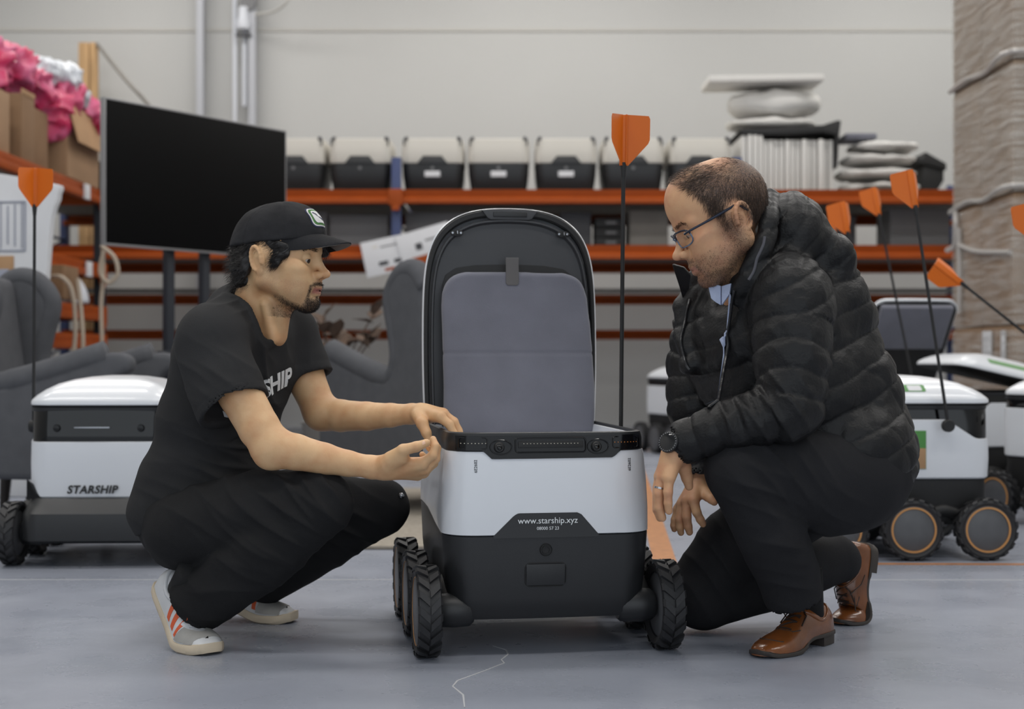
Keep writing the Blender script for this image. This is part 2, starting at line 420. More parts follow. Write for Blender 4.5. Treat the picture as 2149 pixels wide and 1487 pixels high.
# ------------------------------------------------------------------ the hall
def structure(name, VF, m, smooth=0):
    o = part(name, VF, m, smooth=smooth); o['kind'] = 'structure'; return o
def floor_mat():
    m = bpy.data.materials.new('painted concrete floor'); m.use_nodes = True
    nt = m.node_tree; N = nt.nodes; L = nt.links; b = N['Principled BSDF']
    tc = N.new('ShaderNodeTexCoord')
    def noise(sc, det=6, rough=.6, vec=None):
        n = N.new('ShaderNodeTexNoise'); n.inputs['Scale'].default_value = sc; n.inputs['Detail'].default_value = det
        n.inputs['Roughness'].default_value = rough; L.new(vec or tc.outputs['Object'], n.inputs['Vector']); return n.outputs['Fac']
    def mr(i, a, bb, c=0., d=1.):
        n = N.new('ShaderNodeMapRange'); n.inputs[1].default_value = a; n.inputs[2].default_value = bb
        n.inputs[3].default_value = c; n.inputs[4].default_value = d; L.new(i, n.inputs[0]); return n.outputs[0]
    def mix(f, c1, c2):
        n = N.new('ShaderNodeMix'); n.data_type = 'RGBA'; L.new(f, n.inputs[0])
        for i, c in ((6, c1), (7, c2)):
            if isinstance(c, tuple): n.inputs[i].default_value = c
            else: L.new(c, n.inputs[i])
        return n.outputs[2]
    c = mix(mr(noise(1.3), .3, .7), S(141, 146, 159), S(153, 158, 169))
    c = mix(mr(noise(11, 8, .75), .66, .78, 0, .25), c, S(172, 175, 182))          # scuffs
    mp = N.new('ShaderNodeMapping'); mp.inputs['Scale'].default_value = (1.2, 9, 1); L.new(tc.outputs['Object'], mp.inputs['Vector'])
    c = mix(mr(noise(3, 8, .7, mp.outputs['Vector']), .68, .80, 0, .3), c, S(178, 181, 188))
    c = mix(mr(noise(60, 4, .6), .72, .80, 0, .2), c, S(108, 110, 118))
    L.new(c, b.inputs['Base Color'])
    L.new(mr(noise(4, 5), .3, .7, .22, .36), b.inputs['Roughness']); b.inputs['Specular IOR Level'].default_value = .5
    bp = N.new('ShaderNodeBump'); bp.inputs['Strength'].default_value = .12; bp.inputs['Distance'].default_value = .006
    L.new(noise(26, 3), bp.inputs['Height']); L.new(bp.outputs['Normal'], b.inputs['Normal'])
    return m
M['floor'] = floor_mat()
M['wall'] = mat('painted wall panels', S(190, 190, 188), .75, var=.03, vscale=.8)
M['wallcol'] = mat('grey steel column', S(176, 178, 184), .5)
M['trim'] = mat('wall joint', S(186, 184, 179), .7)
M['tape'] = mat('orange floor tape', S(184, 126, 80), .5, var=.25, vscale=30, bump=.1)
M['crack'] = mat('pale floor scratch', S(186, 187, 190), .6)
XL, XR, YB, YF, ZC = -5.2, 5.4, 13.0, -3.5, 5.0
structure('floor', box(XR - XL, YB - YF, .1, 0, ((XL + XR) / 2, (YB + YF) / 2, -.05)), M['floor'])
structure('wall_back', box(XR - XL, .1, ZC, 0, ((XL + XR) / 2, YB + .05, ZC / 2)), M['wall'])
structure('wall_left', box(.1, YB - YF, ZC, 0, (XL - .05, (YB + YF) / 2, ZC / 2)), M['wall'])
structure('wall_right', box(.1, YB - YF, ZC, 0, (XR + .05, (YB + YF) / 2, ZC / 2)), M['wall'])
structure('ceiling', box(XR - XL, YB - YF, .1, 0, ((XL + XR) / 2, (YB + YF) / 2, ZC + .05)), M['wall'])
zj = P(0, 63, 13)[2]
structure('trim_1', box(XR - XL, .012, .03, 0, ((XL + XR) / 2, YB - .005, zj)), M['trim'])
structure('trim_2', box(XR - XL, .012, .025, 0, ((XL + XR) / 2, YB - .005, zj - 2.4)), M['trim'])
for i, px in enumerate((422, 531)):
    c = P(px, 0, 12.85)
    structure('trim_%d' % (3 + i), join(box(.062, .012, ZC, .003, (c[0], 12.8, ZC / 2)), box(.012, .2, ZC, .002, (c[0], 12.9, ZC / 2))), M['wallcol'])
# pipe with a valve between the columns
c = P(486, 100, 12.7)
pp = empty('wall_pipe', (c[0], 12.85, 0), 0, 'thin white pipe with a grey valve running up the back wall', 'pipe')
part('pipe', tube([(0, 0, 0), (0, 0, ZC)], .022, 10), M['white_in'], pp)
part('pipe', tube([(.09, 0, 2.9), (.09, 0, ZC)], .026, 10), M['white_in'], pp)
part('valve', lathe([(0, 0), (.06, .0), (.07, .05), (.05, .12), (.045, .2), (0, .21)], 16), M['white_in'], pp, (.09, -.06, 3.58))
part('valve_handle', box(.14, .03, .03, .008, (.09, -.07, 3.53)), M['greyd'], pp)
part('gauge', lathe([(0, -.02), (.07, -.02), (.075, 0), (.07, .02), (0, .02)], 20, 'y'), M['grey'], pp, (.13, -.06, 3.82))
# floor tape and scratches
def strip(pts, wd, z, name, m, label, cat):
    pts = [np.array(p, float) for p in pts]; V = []; F = []
    for i, p in enumerate(pts):
        t = pts[min(i + 1, len(pts) - 1)] - pts[max(i - 1, 0)]; t /= np.linalg.norm(t); n = np.array([-t[1], t[0]]); wi = wd[i] if hasattr(wd, '__len__') else wd
        V += [(*(p + n * wi / 2), z), (*(p - n * wi / 2), z), (*(p + n * wi / 2), 0.0002), (*(p - n * wi / 2), 0.0002)]
    for i in range(len(pts) - 1):
        a = 4 * i; b = a + 4
        F += [[a, a + 1, b + 1, b], [a + 2, a, b, b + 2], [a + 1, a + 3, b + 3, b + 1]]
    return tag(part(name, (V, F), m, smooth=0), label, cat)
def G(px, py):
    d = CAMZ * FPX / (py - 743.5); return ((px - 1074.5) / FPX * d, d)
strip([G(1397, 1185), G(1362, 1060), G(1338, 985)], .075, .0016, 'floor_tape', M['tape'], 'wide worn orange floor tape running away between the robot and the kneeling man', 'tape')
strip([G(1500, 1182), G(2149, 1184), G(2700, 1186)], .03, .0016, 'floor_tape', M['tape'], 'thin orange floor tape under the parked robots on the right', 'tape')
strip([G(1300, 946), G(1440, 944)], .10, .0016, 'floor_tape', M['tape'], 'faint orange floor tape far behind the open robot', 'tape')
strip([G(-300, 1216), G(2600, 1217)], .006, .0010, 'floor_joint', M['crack'], 'pale straight joint line across the grey floor', 'joint')
strip([G(1035, 1355), G(1062, 1363), G(1066, 1373), G(1052, 1384), G(1058, 1391), G(1015, 1408), G(960, 1428), G(950, 1440), G(972, 1458), G(975, 1484)],
      [.002, .004, .004, .003, .004, .003, .004, .003, .004, .002], .0009, 'floor_crack', M['crack'], 'zigzag pale crack in the floor before the open robot', 'crack')
# ------------------------------------------------------------------ robots
def tyre_vf(r=.1, w=.052):
    vf = [lathe([(r * .72, -w / 2 + .006), (r * .86, -w / 2), (r * .93, -w / 2 + .003), (r * .93, -w / 2 + .012), (r * .935, 0), (r * .93, w / 2 - .012), (r * .93, w / 2 - .003), (r * .86, w / 2), (r * .72, w / 2 - .006)], 48, 'x', True)]
    n = 17
    for i in range(n):
        for s in (-1, 1):
            a0 = 2 * math.pi * (i + (0 if s < 0 else .5)) / n
            V = []; sk = .55 * 2 * math.pi / n; wd = .46 * 2 * math.pi / n / 2
            for (x, a) in ((s * .001, a0 + sk), (s * (w / 2 - .004), a0), (s * (w / 2 + .0005), a0 - .1 * sk)):
                rr = r if abs(x) < w / 2 - .003 else r * .955
                for da in (-wd, wd):
                    for rad in (r * .90, rr): V.append((x, rad * math.cos(a + da), rad * math.sin(a + da)))
            F = []
            for k in (0, 1):
                b = 4 * k
                F += [[b + 1, b + 3, b + 7, b + 5], [b, b + 1, b + 5, b + 4], [b + 2, b + 6, b + 7, b + 3]]
            F += [[0, 2, 3, 1], [8, 9, 11, 10]]
            vf.append((V, F))
    return join(*vf)
TY = mesh(*tyre_vf(), M['rubber'], 30)
HUB = mesh(*lathe([(0, -.018), (.068, -.018), (.077, -.012), (.077, .020), (.074, .0225), (.02, .0235), (0, .024)], 40, 'x'), M['hub'], 40)
def wheel(parent, x, y, z=.1, side=1, ringm=None, thin=False):
    t = link('wheel', TY, parent, (x, y, z))
    h = link('hub', HUB, t, (0, 0, 0), (0, 0, 0 if side > 0 else math.pi))
    if ringm:
        rr = .0715 if not thin else .0745; ww = .0042 if not thin else .0006
        part('rim_ring', lathe([(rr - ww, side * .0200), (rr - ww, side * (.0252 if not thin else .0236)), (rr + ww * .3, side * (.0252 if not thin else .0236)), (rr + ww * .3, side * .0200)], 48, 'x', True), ringm, t)
    return t
def bogie(parent, sx, y0, y1):
    m = tube(smoothline([(sx * .185, y0, .105), (sx * .2, (y0 * .6 + y1 * .4), .15), (sx * .2, (y0 * .4 + y1 * .6), .15), (sx * .185, y1, .105)], 5), .022, 10)
    part('rocker_arm', m, M['blackmatte'], parent)
    for y in (y0, y1):
        part('motor', lathe([(0, -.045), (.03, -.045), (.036, -.038), (.038, 0), (.036, .03), (.028, .04), (0, .04)], 20, 'x'), M['black'], parent, (sx * .205, y, .1))
def flag_parts(root, base, top, turn=0., height=.15):
    base = np.array(base, float); top = np.array(top, float); u = (top - base) / np.linalg.norm(top - base)
    fl = .125
    part('flag_pole', tube([base, base + (top - base) * .5, top - u * fl * .97], [.0052, .0052, .0052], 10), M['blackmatte'], root)
    part('pole_collar', tube([top - u * (fl + .028), top - u * (fl - .004), top - u * (fl - .008)], [.0056, .0085, .0085], 10), M['blackmatte'], root)
    part('flag_mount', lathe([(0, -.012), (.018, -.012), (.0205, -.006), (.0205, .008), (0, .01)], 20, 'x'), M['blackmatte'], root, tuple(base))
    # fin: two bent wings and a ribbed spine
    x = np.array([math.cos(turn), math.sin(turn), 0]); x = x - u * x.dot(u); x /= np.linalg.norm(x); y = np.cross(u, x)
    A = np.stack([x, y, u], 1); org = top - u * fl
    vf = []
    half = [(.0, .0), (.011, .0), (.060, .052), (.064, .062), (.0645, .112), (.061, .120), (.010, .1245), (.0, .1245)]
    for s, bend, sc in ((1, 12, 1.), (-1, 58, 1.0)):
        V = []; F = []; n = len(half); t = .0016
        for (px, pz) in half:
            for q in (-t, t):
                c = math.cos(R(bend)); sn = math.sin(R(bend))
                V.append((s * px * c * sc - q * s * sn * 0, -px * sn + q, pz))
        F.append([2 * i for i in range(n)]); F.append([2 * i + 1 for i in range(n)][::-1])
        for i in range(n):
            j = (i + 1) % n; F.append([2 * i, 2 * i + 1, 2 * j + 1, 2 * j])
        vf.append((V, F))
    V, F = join(*vf); V = np.array(V) @ A.T + org
    fo = part('flag_fin', (V, F), M['flag'], root, smooth=20)
    sp = [box(.021, .010, .125, .003, (0, -.001, .0625)), tube([(-.006, -.0065, .004), (-.006, -.0065, .125)], .002, 6), tube([(.006, -.0065, .004), (.006, -.0065, .125)], .002, 6)]
    V, F = join(*sp); part('spine', (np.array(V) @ A.T + org, F), M['flag'], fo)
BOT_Z = [(.082, .205, -.262, .262, .05), (.092, .214, -.270, .27, .055), (.13, .221, -.278, .275, .06), (.20, .2285, -.285, .28, .065), (.262, .2325, -.288, .283, .068)]
def zt(x, y): return .265 + .03 * float(sstep(np.array(y), -.24, .1))
def body_low(parent):
    rings = [ring(a, yf, yb, r, z, bow=.008) for z, a, yf, yb, r in BOT_Z[:-1]]
    rings.append(ring(.2325, -.288, .283, .068, zt, bow=.008)); rings.append(ring(.226, -.281, .276, .066, lambda x, y: zt(x, y) + .003, bow=.008))
    return part('lower_shell', loft(rings), M['black'], parent, smooth=35)
def front_y(x, z):
    """front surface of the big robot body"""
    zs = [.08, .13, .2, .262, .32, .38, .45, .49]; ys = [-.262, -.278, -.285, -.288, -.287, -.284, -.279, -.274]
    a = [.205, .221, .2285, .2325, .2325, .230, .225, .222]
    yf = np.interp(z, zs, ys); aa = np.interp(z, zs, a); r = .066
    y = yf; ax = abs(x)
    if ax > aa - r: y = yf + r - math.sqrt(max(r * r - (ax - aa + r) ** 2, 0))
    return y - .008 * (1 - (x / aa) ** 2)
def conform(VF, off):
    V = np.array(VF[0], float); V = np.array([(x, front_y(x, z) - off + y, z) for x, y, z in V]); return V, VF[1]
def sheet(poly, off, thick, nx=24, m=None):
    """polygon plate lying on the body front: columns cut of the outline, rounded on to the surface"""
    xs = np.linspace(min(p[0] for p in poly), max(p[0] for p in poly), nx + 1)
    def span(x):
        zz = []
        for (x0, z0), (x1, z1) in zip(poly, poly[1:] + poly[:1]):
            if abs(x1 - x0) < 1e-9:
                if abs(x - x0) < 1e-6: zz += [z0, z1]
            elif min(x0, x1) - 1e-9 <= x <= max(x0, x1) + 1e-9: zz.append(z0 + (z1 - z0) * (x - x0) / (x1 - x0))
        return min(zz), max(zz)
    V = []; F = []; nz = 5
    for x in xs:
        z0, z1 = span(x)
        for k in range(nz + 1):
            z = z0 + (z1 - z0) * k / nz; V.append((x, front_y(x, z) - off, z)); V.append((x, front_y(x, z) - off + thick, z))
    st = 2 * (nz + 1)
    for i in range(nx):
        for k in range(nz):
            a = i * st + 2 * k; F.append([a, a + st, a + st + 2, a + 2])
        a = i * st; F.append([a, a + 1, a + st + 1, a + st]); a += 2 * nz; F.append([a, a + st, a + st + 1, a + 1])
    for i in (0, nx):
        for k in range(nz):
            a = i * st + 2 * k; F.append([a, a + 2, a + 3, a + 1] if i == 0 else [a, a + 1, a + 3, a + 2])
    return V, F
YAW = R(9.5)
rb = empty('delivery_robot', (.037, 3.39, 0), YAW, 'white and black six-wheeled delivery robot with its lid standing open between the two men', 'robot')
body_low(rb)
rings = [ring(.2295, -.285, .28, .067, lambda x, y: zt(x, y) + .002, bow=.008), ring(.2335, -.289, .284, .068, lambda x, y: zt(x, y) + .004, bow=.008), ring(.2335, -.288, .284, .068, .32, bow=.008), ring(.231, -.285, .282, .068, .38, bow=.008),
         ring(.2265, -.281, .279, .067, .436, bow=.008), ring(.224, -.279, .277, .066, .4485, bow=.008), ring(.218, -.273, .271, .064, .4505, bow=.008)]
part('white_shell', loft(rings), M['white'], rb, smooth=35)
rings = [ring(.2215, -.2765, .275, .065, .449, bow=.008), ring(.2225, -.2775, .276, .065, .452, bow=.008), ring(.2225, -.277, .275, .065, .476, bow=.008), ring(.219, -.273, .271, .064, .4885, bow=.008), ring(.2135, -.2675, .266, .062, .4905, bow=.008),
         ring(.2105, -.2645, .263, .060, .4885, bow=.008), ring(.2095, -.2635, .262, .060, .44, bow=.008)]
part('rim', loft(rings, False, False), M['black'], rb, smooth=50)
rings = [ring(.2095, -.2635, .262, .060, .483, bow=.008), ring(.205, -.259, .257, .058, .482, bow=.008), ring(.2, -.254, .252, .055, .46, bow=.008), ring(.185, -.235, .235, .05, .4525, bow=.0)]
part('bucket', loft(rings, False, True), M['white_in'], rb, smooth=50)
# camera bar across the front
poly = [(-.205, .4565), (-.205, .4805), (.205, .4805), (.205, .4565), (.155, .4550), (.138, .4390), (-.128, .4380), (-.145, .4550)]
cb = part('camera_bar', sheet([(-.206, .4530), (-.206, .4835), (.206, .4835), (.206, .4530), (.160, .4515), (.140, .4340), (-.130, .4330), (-.150, .4515)], .003, .01, 60), M['gloss'], rb, smooth=25)
def onfront(vf, x, z, off=.004): V, F = vf; V = np.array(V); V[:, 0] += x; V[:, 2] += z; return np.array([(a, front_y(a, c) - off + b, c) for a, b, c in V]), F
def frame_vf(hw, hh, t, d=.003):
    n = 8; o = []
    for (cx, cz, a0) in ((hw - hh * .45, hh * .55, 0), (-hw + hh * .45, hh * .55, 90), (-hw + hh * .45, -hh * .55, 180), (hw - hh * .45, -hh * .55, 270)):
        for k in range(n): o.append((cx + hh * .45 * math.cos(R(a0 + 90 * k / (n - 1))), 0, cz + hh * .45 * math.sin(R(a0 + 90 * k / (n - 1)))))
    return tube(o + [o[0]], t, 6, False)
part('bezel', onfront(frame_vf(.078, .0155, .0016), .0, .4625), M['gloss'], cb)
part('light_recess', onfront(box(.145, .004, .014, .002), 0, .4635, .0035), M['blackmatte'], cb)
for s in (-1, 1):
    part('bezel', onfront(frame_vf(.030, .012, .0012), s * .170, .4672), M['gloss'], cb)
    part('camera_eye', onfront(lathe([(0, -.006), (.009, -.006), (.0115, -.003), (.012, .003), (0, .003)], 24, 'y'), s * .108 - .006, .4585, .004), M['blackmatte'], cb)
    part('lens', onfront(lathe([(0, -.0085), (.004, -.008), (.006, -.006), (0, -.005)], 20, 'y'), s * .108 - .006, .4585, .004), M['smoke'], cb)
    part('camera_shroud', onfront(tube([(.019 * math.cos(t) * 1.25, 0, .0155 * math.sin(t)) for t in np.linspace(0, 2 * math.pi, 25)], .0014, 6, False), s * .108 - .002, .4585, .004), M['gloss'], cb)
    part('light_strip', onfront(join(*[box(.0024, .002, .0018, .0006, (k * .0075 - .026, 0, 0)) for k in range(8)]), s * .170, .4672, .005), M['led'] if s < 0 else M['led_o'], cb)
part('light_strip', onfront(join(*[box(.0022, .002, .0016, .0005, (k * .0075 - .06, 0, 0)) for k in range(17)]), 0, .466, .006), M['led'], cb)
# front plate with the address
fp = part('front_plate', sheet([(-.128, .262), (-.128, .2665), (-.082, .311), (-.073, .3155), (.058, .3155), (.067, .311), (.106, .2665), (.106, .262)], .0022, .003, 48), M['black'], rb, smooth=25)
part('lettering', onfront(text('www.starship.xyz', .0187, M['letterw'], .0004), -.008, .293, .003), M['letterw'], fp, smooth=0)
part('lettering', onfront(text('08000 57 23', .0098, M['letterw'], .0003), -.008, .279, .003), M['letterw'], fp, smooth=0)
for s, x in ((-1, -.162), (1, .181)):
    V, F = text('6E2602', .0095, M['letterb'], .0003); V = np.array(V); V = np.stack([-s * V[:, 2] * -1 if s > 0 else V[:, 2] * -1, V[:, 1], V[:, 0]], 1) if s < 0 else np.stack([-V[:, 2], V[:, 1], V[:, 0]], 1)
    part('serial_number', onfront((V, F), x, .418, .0012), M['letterb'], rb, smooth=0)
part('round_port', onfront(join(lathe([(0, -.001), (.007, -.0012), (.0075, -.003), (.009, -.003), (.0095, -.001), (.0125, -.001), (.013, -.003), (.0138, 0)], 28, 'y')), -.012, .235, .0015), M['blackmatte'], rb)
hp = part('hatch', onfront(box(.086, .004, .047, .0015), -.012, .1805, .0005), M['black'], rb)
V, F = frame_vf(.045, .0255, .0013); part('hatch_seam', onfront((V, F), -.012, .1805, .0008), M['blackmatte'], rb)
# wheels and running gear
for sx in (-1, 1):
    for y in (-.24, 0.0, .24): wheel(rb, sx * .268, y, .1, sx, M['copper'] if sx < 0 else None, True)
    bogie(rb, sx, -.24, .0)
    part('motor', lathe([(0, -.045), (.03, -.045), (.038, 0), (.028, .04), (0, .04)], 20, 'x'), M['black'], rb, (sx * .205, .24, .1))
    part('wheel_arm', tube(smoothline([(sx * .19, -.12, .16), (sx * .215, -.18, .14), (sx * .215, -.24, .10)], 4), [.026] * 9, 10), M['blackmatte'], rb)
# lid, standing open at the back edge
half = [(0, 0), (.04, -.001), (.075, -.0045), (.105, -.011), (.135, -.0225), (.16, -.0385), (.182, -.060), (.199, -.088), (.211, -.122), (.219, -.165), (.2235, -.22), (.2255, -.30), (.2255, -.40), (.223, -.50), (.218, -.575)]
half = [(q[0], q[1]) for q in smoothline([(a, b, 0) for a, b in half], 3)]
def lidoutline(sc, dz, zmin=-9):
    pts = []
    for x, z in half: pts.append((x * sc[0], z * sc[1] + dz))
    L = [(-x, z) for x, z in pts[::-1][:-1]] + pts
    return [(x, max(z, zmin)) for x, z in L]
LIDY, LIDZ = .262, 1.034
lid = empty('lid', (0, LIDY, LIDZ)); lid.parent = rb; lid.rotation_euler = (R(-2.0), 0, 0)
def lidloft(secs, m, name, par, cap0=False, cap1=True, smooth=40):
    V = []; F = []; n = None
    for sc, dz, y in secs:
        o = lidoutline(sc, dz); n = len(o); V += [(x, y, z) for x, z in o]
    for i in range(len(secs) - 1):
        for k in range(n - 1): F.append([i * n + k, (i + 1) * n + k, (i + 1) * n + k + 1, i * n + k + 1])
        F.append([i * n + n - 1, (i + 1) * n + n - 1, (i + 1) * n, i * n])
    if cap0: F.append([k for k in range(n)])
    if cap1: F.append([(len(secs) - 1) * n + k for k in range(n)][::-1])
    return part(name, (V, F), m, par, smooth=smooth)
lidloft([((.985, 1.0), -.0, .002), ((1.0, 1.0), 0.0015, .006), ((1.0, 1.0), .0015, .014), ((.97, .985), -.008, .030), ((.85, .92), -.03, .052), ((.6, .75), -.09, .066), ((.3, .45), -.19, .07)], M['white'], 'outer_shell', lid)
lidloft([((.93, .965), -.02, .012), ((.93, .965), -.02, .0), ((.945, .972), -.016, -.004), ((.975, .992), -.005, -.004), ((.988, .998), -.001, .004), ((.988, .998), -.001, .010)], M['blackmatte'], 'seal_rim', lid, False, False)
lidloft([((.91, .952), -.028, -.002), ((.90, .948), -.030, -.006), ((.885, .94), -.034, -.006), ((.87, .93), -.039, .004), ((.80, .80), -.110, .006)], M['lidin'], 'inner_panel', lid, False, True)
# recessed lower field, seen behind the pad
po = [(-.165, -.57), (-.175, -.2), (-.166, -.172), (-.14, -.154), (-.09, -.146), (0, -.143), (.09, -.146), (.14, -.154), (.166, -.172), (.175, -.2), (.165, -.57)]
part('recess_panel', prism(po, .006, .0025, 'xz', 2, .004), M['blackmatte'], lid)
part('handle_recess', prism([(-.073, -.006), (-.058, -.026), (-.05, -.030), (.05, -.030), (.058, -.026), (.073, -.006), (.04, -.003), (-.04, -.003)], .010, .003, 'xz', 2, -.004), M['lidin'], lid)
part('handle_grip', box(.088, .006, .013, .003, (0, -.0095, -.0165)), M['black'], lid)
for s in (-1, 1):
    lp = part('latch_plate', prism([(s * .138 + .017 * math.cos(t) * 1.0, -.0655 + .0085 * math.sin(t)) for t in np.linspace(0, 2 * math.pi, 16, False)], .004, .0012, 'xz', 2, -.008), M['blackmatte'], lid)
    part('striker', tube([(s * .138 + .001, -.010, -.0595), (s * .138 + .001, -.018, -.062), (s * .138 + .001, -.018, -.068), (s * .138 + .001, -.010, -.071)], .0016, 6), M['steel'], lp)
    for q in (-1, 1): part('screw', lathe([(0, -.0025), (.0028, -.002), (.003, 0)], 10, 'y'), M['steel'], lp, (s * .138 + q * .0105, -.0098, -.0655))
# padded insert leaning against the lid
F_ = Field((-.24, -.05, -.62), (.24, .03, -.12), .004)
PADL = [(-.179, -.25), (-.175, -.215), (-.158, -.183), (-.125, -.168), (-.08, -.166), (.1, -.166), (.140, -.168), (.176, -.185), (.193, -.22), (.198, -.26), (.2105, -.45), (.2075, -.560), (.19, -.578), (-.165, -.578), (-.176, -.56)]
pad_poly = np.array([q[:2] for q in smoothline([(a, b, 0) for a, b in PADL + PADL[:1]], 6)][:-1])
def poly_sdf(px, pz, poly):
    d = np.full(px.shape, 1e9); ins = np.zeros(px.shape, bool); n = len(poly)
    for i in range(n):
        a = poly[i]; b = poly[(i + 1) % n]; e = b - a; wx = px - a[0]; wz = pz - a[1]
        t = np.clip((wx * e[0] + wz * e[1]) / (e @ e), 0, 1); d = np.minimum(d, (wx - t * e[0]) ** 2 + (wz - t * e[1]) ** 2)
        c = ((a[1] > pz) != (b[1] > pz))
        with np.errstate(divide='ignore', invalid='ignore'): c &= px < (b[0] - a[0]) * (pz - a[1]) / (b[1] - a[1]) + a[0]
        ins ^= c
    d = np.sqrt(d); return np.where(ins, -d, d)
def plate_field(F_, poly, y0, y1, rnd):
    """rounded plate in the xz plane between y0 and y1"""
    g = F_.g
    px, pz = np.meshgrid(g[0], g[2], indexing='ij'); d2 = poly_sdf(px, pz, poly)[:, None, :] + rnd
    dy = (np.abs(g[1] - (y0 + y1) / 2) - (y1 - y0) / 2 + rnd)[None, :, None]
    d = np.sqrt(np.maximum(d2, 0) ** 2 + np.maximum(dy, 0) ** 2) + np.minimum(np.maximum(d2, dy), 0) - rnd
    F_.f = np.minimum(F_.f, d.astype(np.float32))
plate_field(F_, pad_poly, -.034, -.008, .011)
V, Fq = F_.out(2); N = vnormals(V, Fq)
V = V + N * (.0022 * vnoise(V * [1, .3, 1], 9, 3) + .0008 * vnoise(V, 30, 4) - .0018 * np.exp(-((V[:, 2] + .372) / .004) ** 2))[:, None]
V[:, 1] -= .02 * sstep(-V[:, 2], .2, .6)
part('padded_insert', (V, Fq), M['pad'], lid, smooth=180)
part('strap_loop', join(prism([(-.0165, -.195), (-.012, -.2), (.012, -.2), (.0165, -.195), (.0165, -.130), (-.0165, -.130)], .0025, .0008, 'xz', 1, -.037), prism([(-.0165, -.130), (.0165, -.130), (.0165, -.146), (-.0165, -.146)], .006, .002, 'xz', 1, -.033)), M['strap'], lid)
flag_parts(rb, (.243, .06, .43), (.250, .055, 1.247), R(-9.5))
# ------------------------------------------------------------------ people: shared builders
from mathutils.bvhtree import BVHTree
def skin_mat(name, c1, c2, beard, rough=.52):
    m = bpy.data.materials.new(name); m.use_nodes = True; nt = m.node_tree; N = nt.nodes; L = nt.links; b = N['Principled BSDF']
    tc = N.new('ShaderNodeTexCoord'); n = N.new('ShaderNodeTexNoise'); n.inputs['Scale'].default_value = 22; n.inputs['Detail'].default_value = 6
    L.new(tc.outputs['Object'], n.inputs['Vector'])
    mx = N.new('ShaderNodeMix'); mx.data_type = 'RGBA'; mx.inputs[6].default_value = c1; mx.inputs[7].default_value = c2
    mr = N.new('ShaderNodeMapRange'); mr.inputs[1].default_value = .38; mr.inputs[2].default_value = .68; L.new(n.outputs['Fac'], mr.inputs[0]); L.new(mr.outputs[0], mx.inputs[0])
    last = mx.outputs[2]
    for an, col in (('lip', S(150, 92, 80)), ('beard', beard)):
        at = N.new('ShaderNodeAttribute'); at.attribute_name = an; f = at.outputs['Fac']
        if an == 'beard':
            n2 = N.new('ShaderNodeTexNoise'); n2.inputs['Scale'].default_value = 420; n2.inputs['Detail'].default_value = 2; L.new(tc.outputs['Object'], n2.inputs['Vector'])
            ad = N.new('ShaderNodeMath'); ad.operation = 'MULTIPLY_ADD'; ad.inputs[1].default_value = 1.1; ad.inputs[2].default_value = .35; L.new(n2.outputs['Fac'], ad.inputs[0])
            mu = N.new('ShaderNodeMath'); mu.operation = 'MULTIPLY'; mu.use_clamp = True; L.new(f, mu.inputs[0]); L.new(ad.outputs[0], mu.inputs[1]); f = mu.outputs[0]
        m2 = N.new('ShaderNodeMix'); m2.data_type = 'RGBA'; L.new(last, m2.inputs[6]); m2.inputs[7].default_value = col; L.new(f, m2.inputs[0]); last = m2.outputs[2]
    L.new(last, b.inputs['Base Color']); b.inputs['Roughness'].default_value = rough
    b.inputs['Subsurface Weight'].default_value = .12; b.inputs['Subsurface Radius'].default_value = (.012, .005, .003); b.inputs['Subsurface Scale'].default_value = .5
    n3 = N.new('ShaderNodeTexNoise'); n3.inputs['Scale'].default_value = 260; n3.inputs['Detail'].default_value = 4; L.new(tc.outputs['Object'], n3.inputs['Vector'])
    bp = N.new('ShaderNodeBump'); bp.inputs['Strength'].default_value = .12; bp.inputs['Distance'].default_value = .002; L.new(n3.outputs['Fac'], bp.inputs['Height']); L.new(bp.outputs['Normal'], b.inputs['Normal'])
    return m
def fattr(o, name, vals):
    a = o.data.attributes.new(name, 'FLOAT', 'POINT'); a.data.foreach_set('value', np.asarray(vals, np.float32))
def headframe(fx, fy, yaw, pitch, roll=0.):
    """columns forward, left, up. yaw turns from the +-x direction fx towards the camera, pitch nods down"""
    c, s = math.cos(R(yaw)), math.sin(R(yaw)); f = np.array([fx * c, -s, 0.]); l = np.array([-f[1], f[0], 0.]); u = np.array([0, 0, 1.])
    f2 = f * math.cos(R(pitch)) - u * math.sin(R(pitch)); u2 = np.cross(f2, l)
    l3 = l * math.cos(R(roll)) + u2 * math.sin(R(roll)); u3 = np.cross(f2, l3)
    return np.stack([f2, l3, u3], 1)
